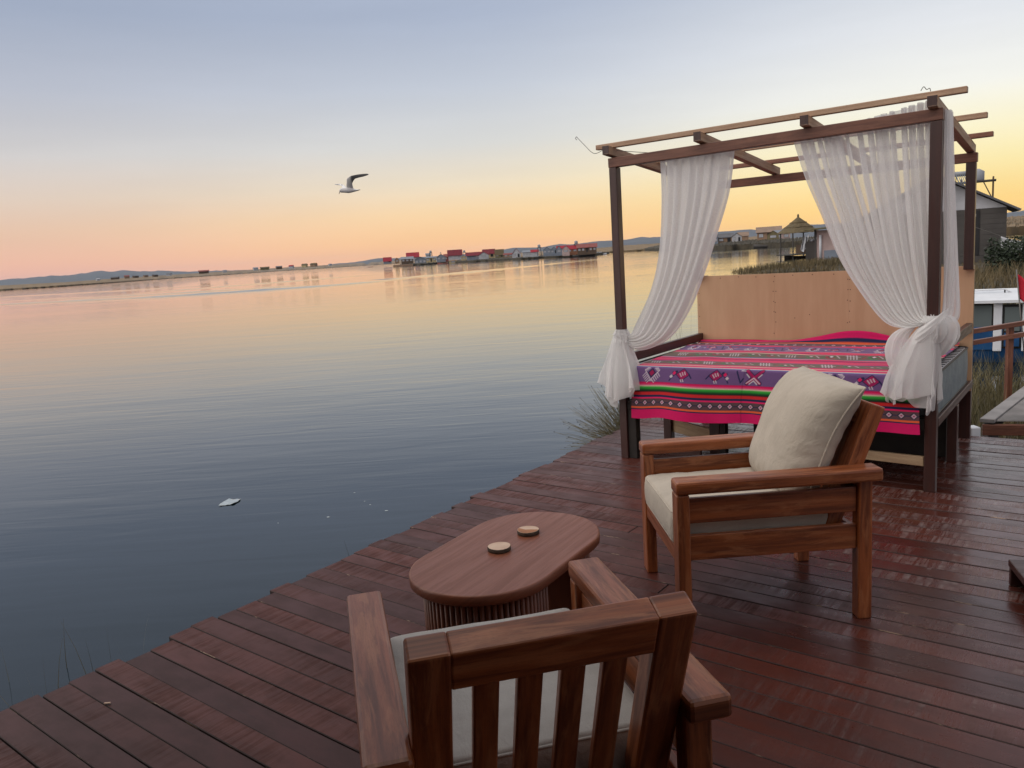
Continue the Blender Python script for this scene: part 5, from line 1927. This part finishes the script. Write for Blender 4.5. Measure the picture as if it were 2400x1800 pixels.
for i in range(13):
    a = i / 12
    for z in (0, .045):
        for x in (X(2200), X(2470)):
            v.append((x + .05 * (a - .5), -.22 + 1.62 * a, zr_ - .055 + z + .13 * math.sin(math.pi * a)))
for i in range(12):
    k = i * 4
    f += [(k, k + 4, k + 5, k + 1), (k + 2, k + 3, k + 7, k + 6), (k, k + 2, k + 6, k + 4), (k + 1, k + 5, k + 7, k + 3)]
f += [(0, 1, 3, 2), (48, 50, 51, 49)]
pyd('roof', v, f, M['white'], be, False)
for x in (X(2205), X(2285), X(2352)):
    bar('rack_post', be, (x, .2, zr_), (x, .2, zr_ + .13), .02, .02, M['black'], bev=0)
tube('roof_rack', [(X(2200), .2, zr_ + .10), (X(2300), .2, zr_ + .13), (X(2352), .2, zr_ + .14), (X(2366), .2, zr_ + .06)], .016, M['white'], be, 6)

# flag at the frame edge
fp = at(2384, 642, 11)
fe = empty('flag', fp, -math.atan2(fp.x, fp.y), 'red and white striped flag hanging at the right frame edge', 'flag')
mr, mw = cmat('red flag cloth', (.55, .01, .03)), cmat('white flag cloth', (.66, .62, .64))
for k in range(3):
    v, f = [], []
    for i in range(7):
        for j in range(9):
            a, b_ = (k + i / 6) / 3, j / 8
            v.append((a * .30 + .03 * b_, .03 * math.sin(a * 9 + b_ * 2), -.34 * b_ - .34 * a + .02 * math.sin(a * 7)))
    for i in range(6):
        for j in range(8):
            f.append((i * 9 + j, (i + 1) * 9 + j, (i + 1) * 9 + j + 1, i * 9 + j + 1))
    o = pyd('stripe', v, f, mw if k == 1 else mr, fe, True)
    md = o.modifiers.new('thick', 'SOLIDIFY')
    md.thickness = .004
tube('pole', [(-.01, 0, .06), (.16, .02, -1.5)], .010, M['wire'], fe, 6)

# ------------------------------------------------------------------ railing and side pontoon
ra, rb = at(2283, 776, 8.2), at(2400, 757, 8.2)
dr_ = (rb - ra).normalized()
rl = empty('railing', (ra.x, ra.y, 0), 0, 'brown two bar timber railing before the cabin boat', 'railing')
o0 = V3((ra.x, ra.y, 0))
for dz in (0, -.118):
    bar('rail', rl, ra - o0 - dr_ * .6 + V3((0, 0, dz)), rb - o0 + dr_ * 1.4 + V3((0, 0, dz)), .05, .048, M['redbeam'])
for px in (2375, 2250, 2520):
    q_ = ra + dr_ * ((px - 2283) / (2400 - 2283) * (rb - ra).length) - o0
    bar('post', rl, (q_.x, q_.y + .05, -.75), (q_.x, q_.y + .05, q_.z - .03), .055, .055, M['redbeam'], up=(1, 0, 0))

A0 = V3((3.60, 6.03, 0))
av, bv = V3((.95, -.31, 0)).normalized(), V3((.69, .73, 0)).normalized()
pz = .06
pe = empty('pontoon_walkway', A0, 0, 'grey ribbed pontoon walkway beyond the right corner of the deck', 'walkway')
mg = plain('weathered grey board', (.30, .28, .275), .75, (.20, .19, .185), 5, bmp=.3, bdist=.004)
bar('edge_board', pe, bv * 0 + av * .05 + V3((0, 0, pz - .005)), bv * 4.2 + av * .05 + V3((0, 0, pz - .005)), .10, .030, mg)
v, f = [], []
for k in range(150):
    q0 = av * .115 + bv * (.02 + k * .028)
    q1 = av * 2.6 + bv * (.02 + k * .028)
    o_ = len(v)
    for q_ in (q0, q1):
        for s_, z in ((0, -.012), (.007, 0), (.017, 0), (.024, -.012)):
            v.append(q_ + bv * s_ + V3((0, 0, pz + z)))
    for j in range(3):
        f.append((o_ + j, o_ + j + 1, o_ + 5 + j, o_ + 4 + j))
    f.append((o_ + 3, o_, o_ + 4, o_ + 7))
tag(pyd('ribbed_surface', v, f, mg, pe), kind='stuff')
bar('fascia', pe, V3((0, 0, pz - .075)) + av * .02, av * 2.6 + V3((0, 0, pz - .075)), .035, .085, M['redbeam'])
bar('side_beam', pe, bv * .06 + av * .03 + V3((0, 0, pz - .085)), bv * 4.2 + av * .03 + V3((0, 0, pz - .085)), .05, .08, M['dark'])
for d in (.06, .42, .85, 1.4, 2.1):
    q_ = av * d + bv * .07
    bar('pile', pe, q_ + V3((0, 0, -1.4)), q_ + V3((0, 0, pz - .118)), .085, .085, mg, up=(1, 0, 0))
fb = on_z(2287, 1022, 0)
o = box('foam_block', None, fb.x + .0, fb.x + .075, fb.y + .06, fb.y + .15, -.06, .05, M['white'], .01)
tag(o, 'small white foam block between the deck corner and the walkway', 'block')

# low timber step at the right edge
q_ = on_z(2382, 1460, 0)
e = empty('timber_step', (q_.x + .085, q_.y + .05, 0), -.3, 'low dark timber step cut by the right frame edge', 'step')
box('tread', e, .006, .5, .008, .32, .082, .112, M['post'], .004)
box('riser', e, .008, .49, .01, .035, .003, .081, M['post'], .003)
box('riser', e, .008, .49, .285, .31, .003, .081, M['post'], .003)

# ------------------------------------------------------------------ floating litter
q_ = on_z(540, 1178, WATER)
v, f = [], []
for i in range(13):
    for j in range(9):
        a, b_ = i / 12 - .5, j / 8 - .5
        v.append((.155 * a * (1 - .35 * abs(b_)) + .03 * b_, .19 * b_ * (1 - .3 * a), .006 + .008 * noise.noise(Vector((a * 5, b_ * 5, 2))) + .01 * abs(a)))
for i in range(12):
    for j in range(8):
        f.append((i * 9 + j, (i + 1) * 9 + j, (i + 1) * 9 + j + 1, i * 9 + j + 1))
ps = plain('wet white plastic', (.42, .47, .50), .25, (.30, .35, .38), 30)
o = pyd('plastic_scrap', v, f, ps, None, True)
o.location = (q_.x, q_.y, WATER)
md = o.modifiers.new('thick', 'SOLIDIFY')
md.thickness = .003
tag(o, 'crumpled white plastic scrap floating on the dark water', 'litter')
v, f = [], []
for x, y, r_ in ((770, 1212, .012), (831, 1155, .008), (855, 1175, .007), (868, 1183, .007), (906, 1197, .012), (652, 1226, .006)):
    c = on_z(x, y, WATER)
    o_ = len(v)
    v += [c + V3(w_) * r_ for w_ in ((1.6, 0, .1), (-1.6, .2, .1), (0, 1, .1), (0, -1, .1), (0, 0, .6), (0, 0, -.3))]
    f += [tuple(o_ + i for i in t3) for t3 in ((0, 2, 4), (2, 1, 4), (1, 3, 4), (3, 0, 4), (2, 0, 5), (1, 2, 5), (3, 1, 5), (0, 3, 5))]
tag(pyd('foam_flecks', v, f, ps), 'tiny pale flecks floating on the water near the deck', kind='stuff')
p = on_z(158 + 94, 1250 + 985 * .40687, 0)
o = box('wood_chip', None, p.x - .012, p.x + .012, p.y - .004, p.y + .004, .0025, .007, M['coaster'], .001)
tag(o, 'tiny pale wood chip lying on a near plank', 'chip')

# ------------------------------------------------------------------ gull in flight
GU = 18 * 1.0 / FPX * .08137                                # metres per pixel of the bird study
gp = at(740 + 1000 * .08137, 380 + 780 * .08137, 16.3)


def G(x, y, dep=0.):
    return V3(((x - 1000) * GU, dep, -(y - 780) * GU))


gm = bmesh.new()


def loft(secs, n=14):
    """secs: centre, axis a, axis b of elliptical sections"""
    rings_ = []
    for c, a, b_ in secs:
        rings_.append([gm.verts.new(c + a * math.cos(2 * math.pi * i / n) + b_ * math.sin(2 * math.pi * i / n)) for i in range(n)])
    for r0, r1 in zip(rings_, rings_[1:]):
        for i in range(n):
            gm.faces.new((r0[i], r0[(i + 1) % n], r1[(i + 1) % n], r1[i]))
    gm.faces.new(rings_[0][::-1])
    gm.faces.new(rings_[-1])


def bod(x, y, rz, ry, dep, sx=0.):
    return (G(x, y, dep), V3((sx * rz, 0, rz)), V3((0, ry, 0)))


loft([bod(700, 815, .012, .012, -.06), bod(718, 808, .036, .034, -.057), bod(765, 800, .053, .048, -.05), bod(815, 797, .056, .050, -.04), bod(870, 800, .060, .056, -.03), bod(940, 805, .064, .062, -.01),
      bod(1010, 805, .056, .058, .01), bod(1080, 808, .040, .048, .03), bod(1140, 812, .024, .050, .05), bod(1200, 808, .012, .058, .07), bod(1250, 797, .005, .05, .085)])
loft([(G(705, 835, -.06), V3((.012, 0, .010)), V3((0, .010, 0))), (G(697, 868, -.064), V3((.010, 0, .006)), V3((0, .008, 0))), (G(690, 892, -.067), V3((.007, 0, .004)), V3((0, .006, 0))), (G(683, 908, -.07), V3((.003, 0, .002)), V3((0, .003, 0)))], 8)


def wing(pts):
    """leading edge, trailing edge, thickness and depth of each wing section"""
    L3 = [(G(*l_), G(*t_), th) for l_, t_, th in pts]
    mid = [(l_ + t_) / 2 for l_, t_, _ in L3]
    secs = []
    for i_, (l_, t_, th) in enumerate(L3):
        a = (t_ - l_) / 2
        span = mid[min(i_ + 1, len(mid) - 1)] - mid[max(i_ - 1, 0)]
        nb = a.cross(span).normalized() * max(th, .0075)
        secs.append((mid[i_], a, nb))
    loft(secs, 14)


wing([((890, 745, -.03), (1085, 790, .03), .020), ((905, 690, -.06), (1085, 740, -.01), .017), ((935, 610, -.11), (1085, 690, -.06), .014), ((960, 515, -.17), (1098, 640, -.13), .012), ((1040, 475, -.23), (1150, 588, -.20), .011),
      ((1130, 452, -.28), (1210, 542, -.26), .010), ((1280, 440, -.34), (1330, 528, -.33), .009), ((1440, 438, -.39), (1470, 515, -.385), .008), ((1570, 442, -.42), (1585, 495, -.418), .006), ((1625, 455, -.43), (1628, 478, -.43), .004)])
wing([((790, 770, -.02), (905, 770, .03), .018), ((768, 725, .05), (860, 700, .09), .014), ((740, 680, .11), (810, 650, .15), .012), ((690, 640, .17), (740, 605, .21), .010), ((640, 622, .22), (670, 585, .26), .009), ((570, 608, .27), (585, 572, .30), .008), ((510, 588, .31), (515, 568, .33), .006), ((488, 578, .33), (490, 573, .335), .004)])
me = bpy.data.meshes.new('gull')
gm.to_mesh(me)
gm.free()
tmp = bpy.data.objects.new('gull_tmp', me)
C.objects.link(tmp)
rm = tmp.modifiers.new('r', 'REMESH')
rm.mode, rm.voxel_size = 'VOXEL', .0034
sm_ = tmp.modifiers.new('s', 'SMOOTH')
sm_.iterations, sm_.factor = 2, .4
me2 = bpy.data.meshes.new_from_object(tmp.evaluated_get(bpy.context.evaluated_depsgraph_get()))
bpy.data.objects.remove(tmp)
me2.materials.clear()
q, t, b = new_mat('gull plumage')
sx_ = N(t, 'ShaderNodeSeparateXYZ')
tcn = t.nodes.new('ShaderNodeTexCoord')
t.links.new(tcn.outputs['Object'], sx_.inputs[0])
nzz = noise_n(t, tcn.outputs['Object'], 22, 3)
xx = math_node(t, 'ADD', sx_.outputs[0], math_node(t, 'MULTIPLY', math_node(t, 'SUBTRACT', nzz, .5), .05))
zz = sx_.outputs[2]
far_r = math_node(t, 'MULTIPLY', maprange(t, xx, .03, .10), maprange(t, zz, .09, .13))
far_l = math_node(t, 'MULTIPLY', maprange(t, xx, -.30, -.34), maprange(t, zz, .158, .140))
hood = math_node(t, 'MULTIPLY', maprange(t, xx, -.17, -.20), maprange(t, nzz, .45, .6))
mask = math_node(t, 'MINIMUM', math_node(t, 'ADD', far_r, math_node(t, 'ADD', far_l, math_node(t, 'MULTIPLY', hood, .55))), 1.)
colg = mixrgb(t, math_node(t, 'MULTIPLY', mask, .93), (.78, .76, .74), (.04, .038, .042))
bill = math_node(t, 'MULTIPLY', maprange(t, zz, -.050, -.060), maprange(t, xx, -.21, -.225))
t.links.new(mixrgb(t, bill, colg, (.10, .04, .03)), b.inputs['Base Color'])
b.inputs['Roughness'].default_value = .7
go = link('gull', me2, q, None, True)
go.location = gp
go.scale = (16.3 / 18,) * 3
tag(go, 'white gull with dark wing tips flying over the lake', 'gull')

# ------------------------------------------------------------------ the air over the lake
q, t, b = new_mat('thin morning haze')
t.nodes.remove(b)
pv = N(t, 'ShaderNodeVolumePrincipled')
pv.inputs['Color'].default_value = (.70, .82, 1.0, 1)
pv.inputs['Density'].default_value = HAZE
pv.inputs['Anisotropy'].default_value = .0
t.links.new(pv.outputs[0], t.nodes['Material Output'].inputs['Volume'])
hzx = 13500
bm = bmesh.new()
bmesh.ops.create_cube(bm, size=1)
bmesh.ops.transform(bm, matrix=Matrix.Translation((0, 6450, (HAZE_TOP - 4) / 2)) @ Matrix.Diagonal((2 * hzx, 13500 + 200, HAZE_TOP + 4, 1)), verts=bm.verts)
tag(from_bm('haze', bm, q), kind='stuff')
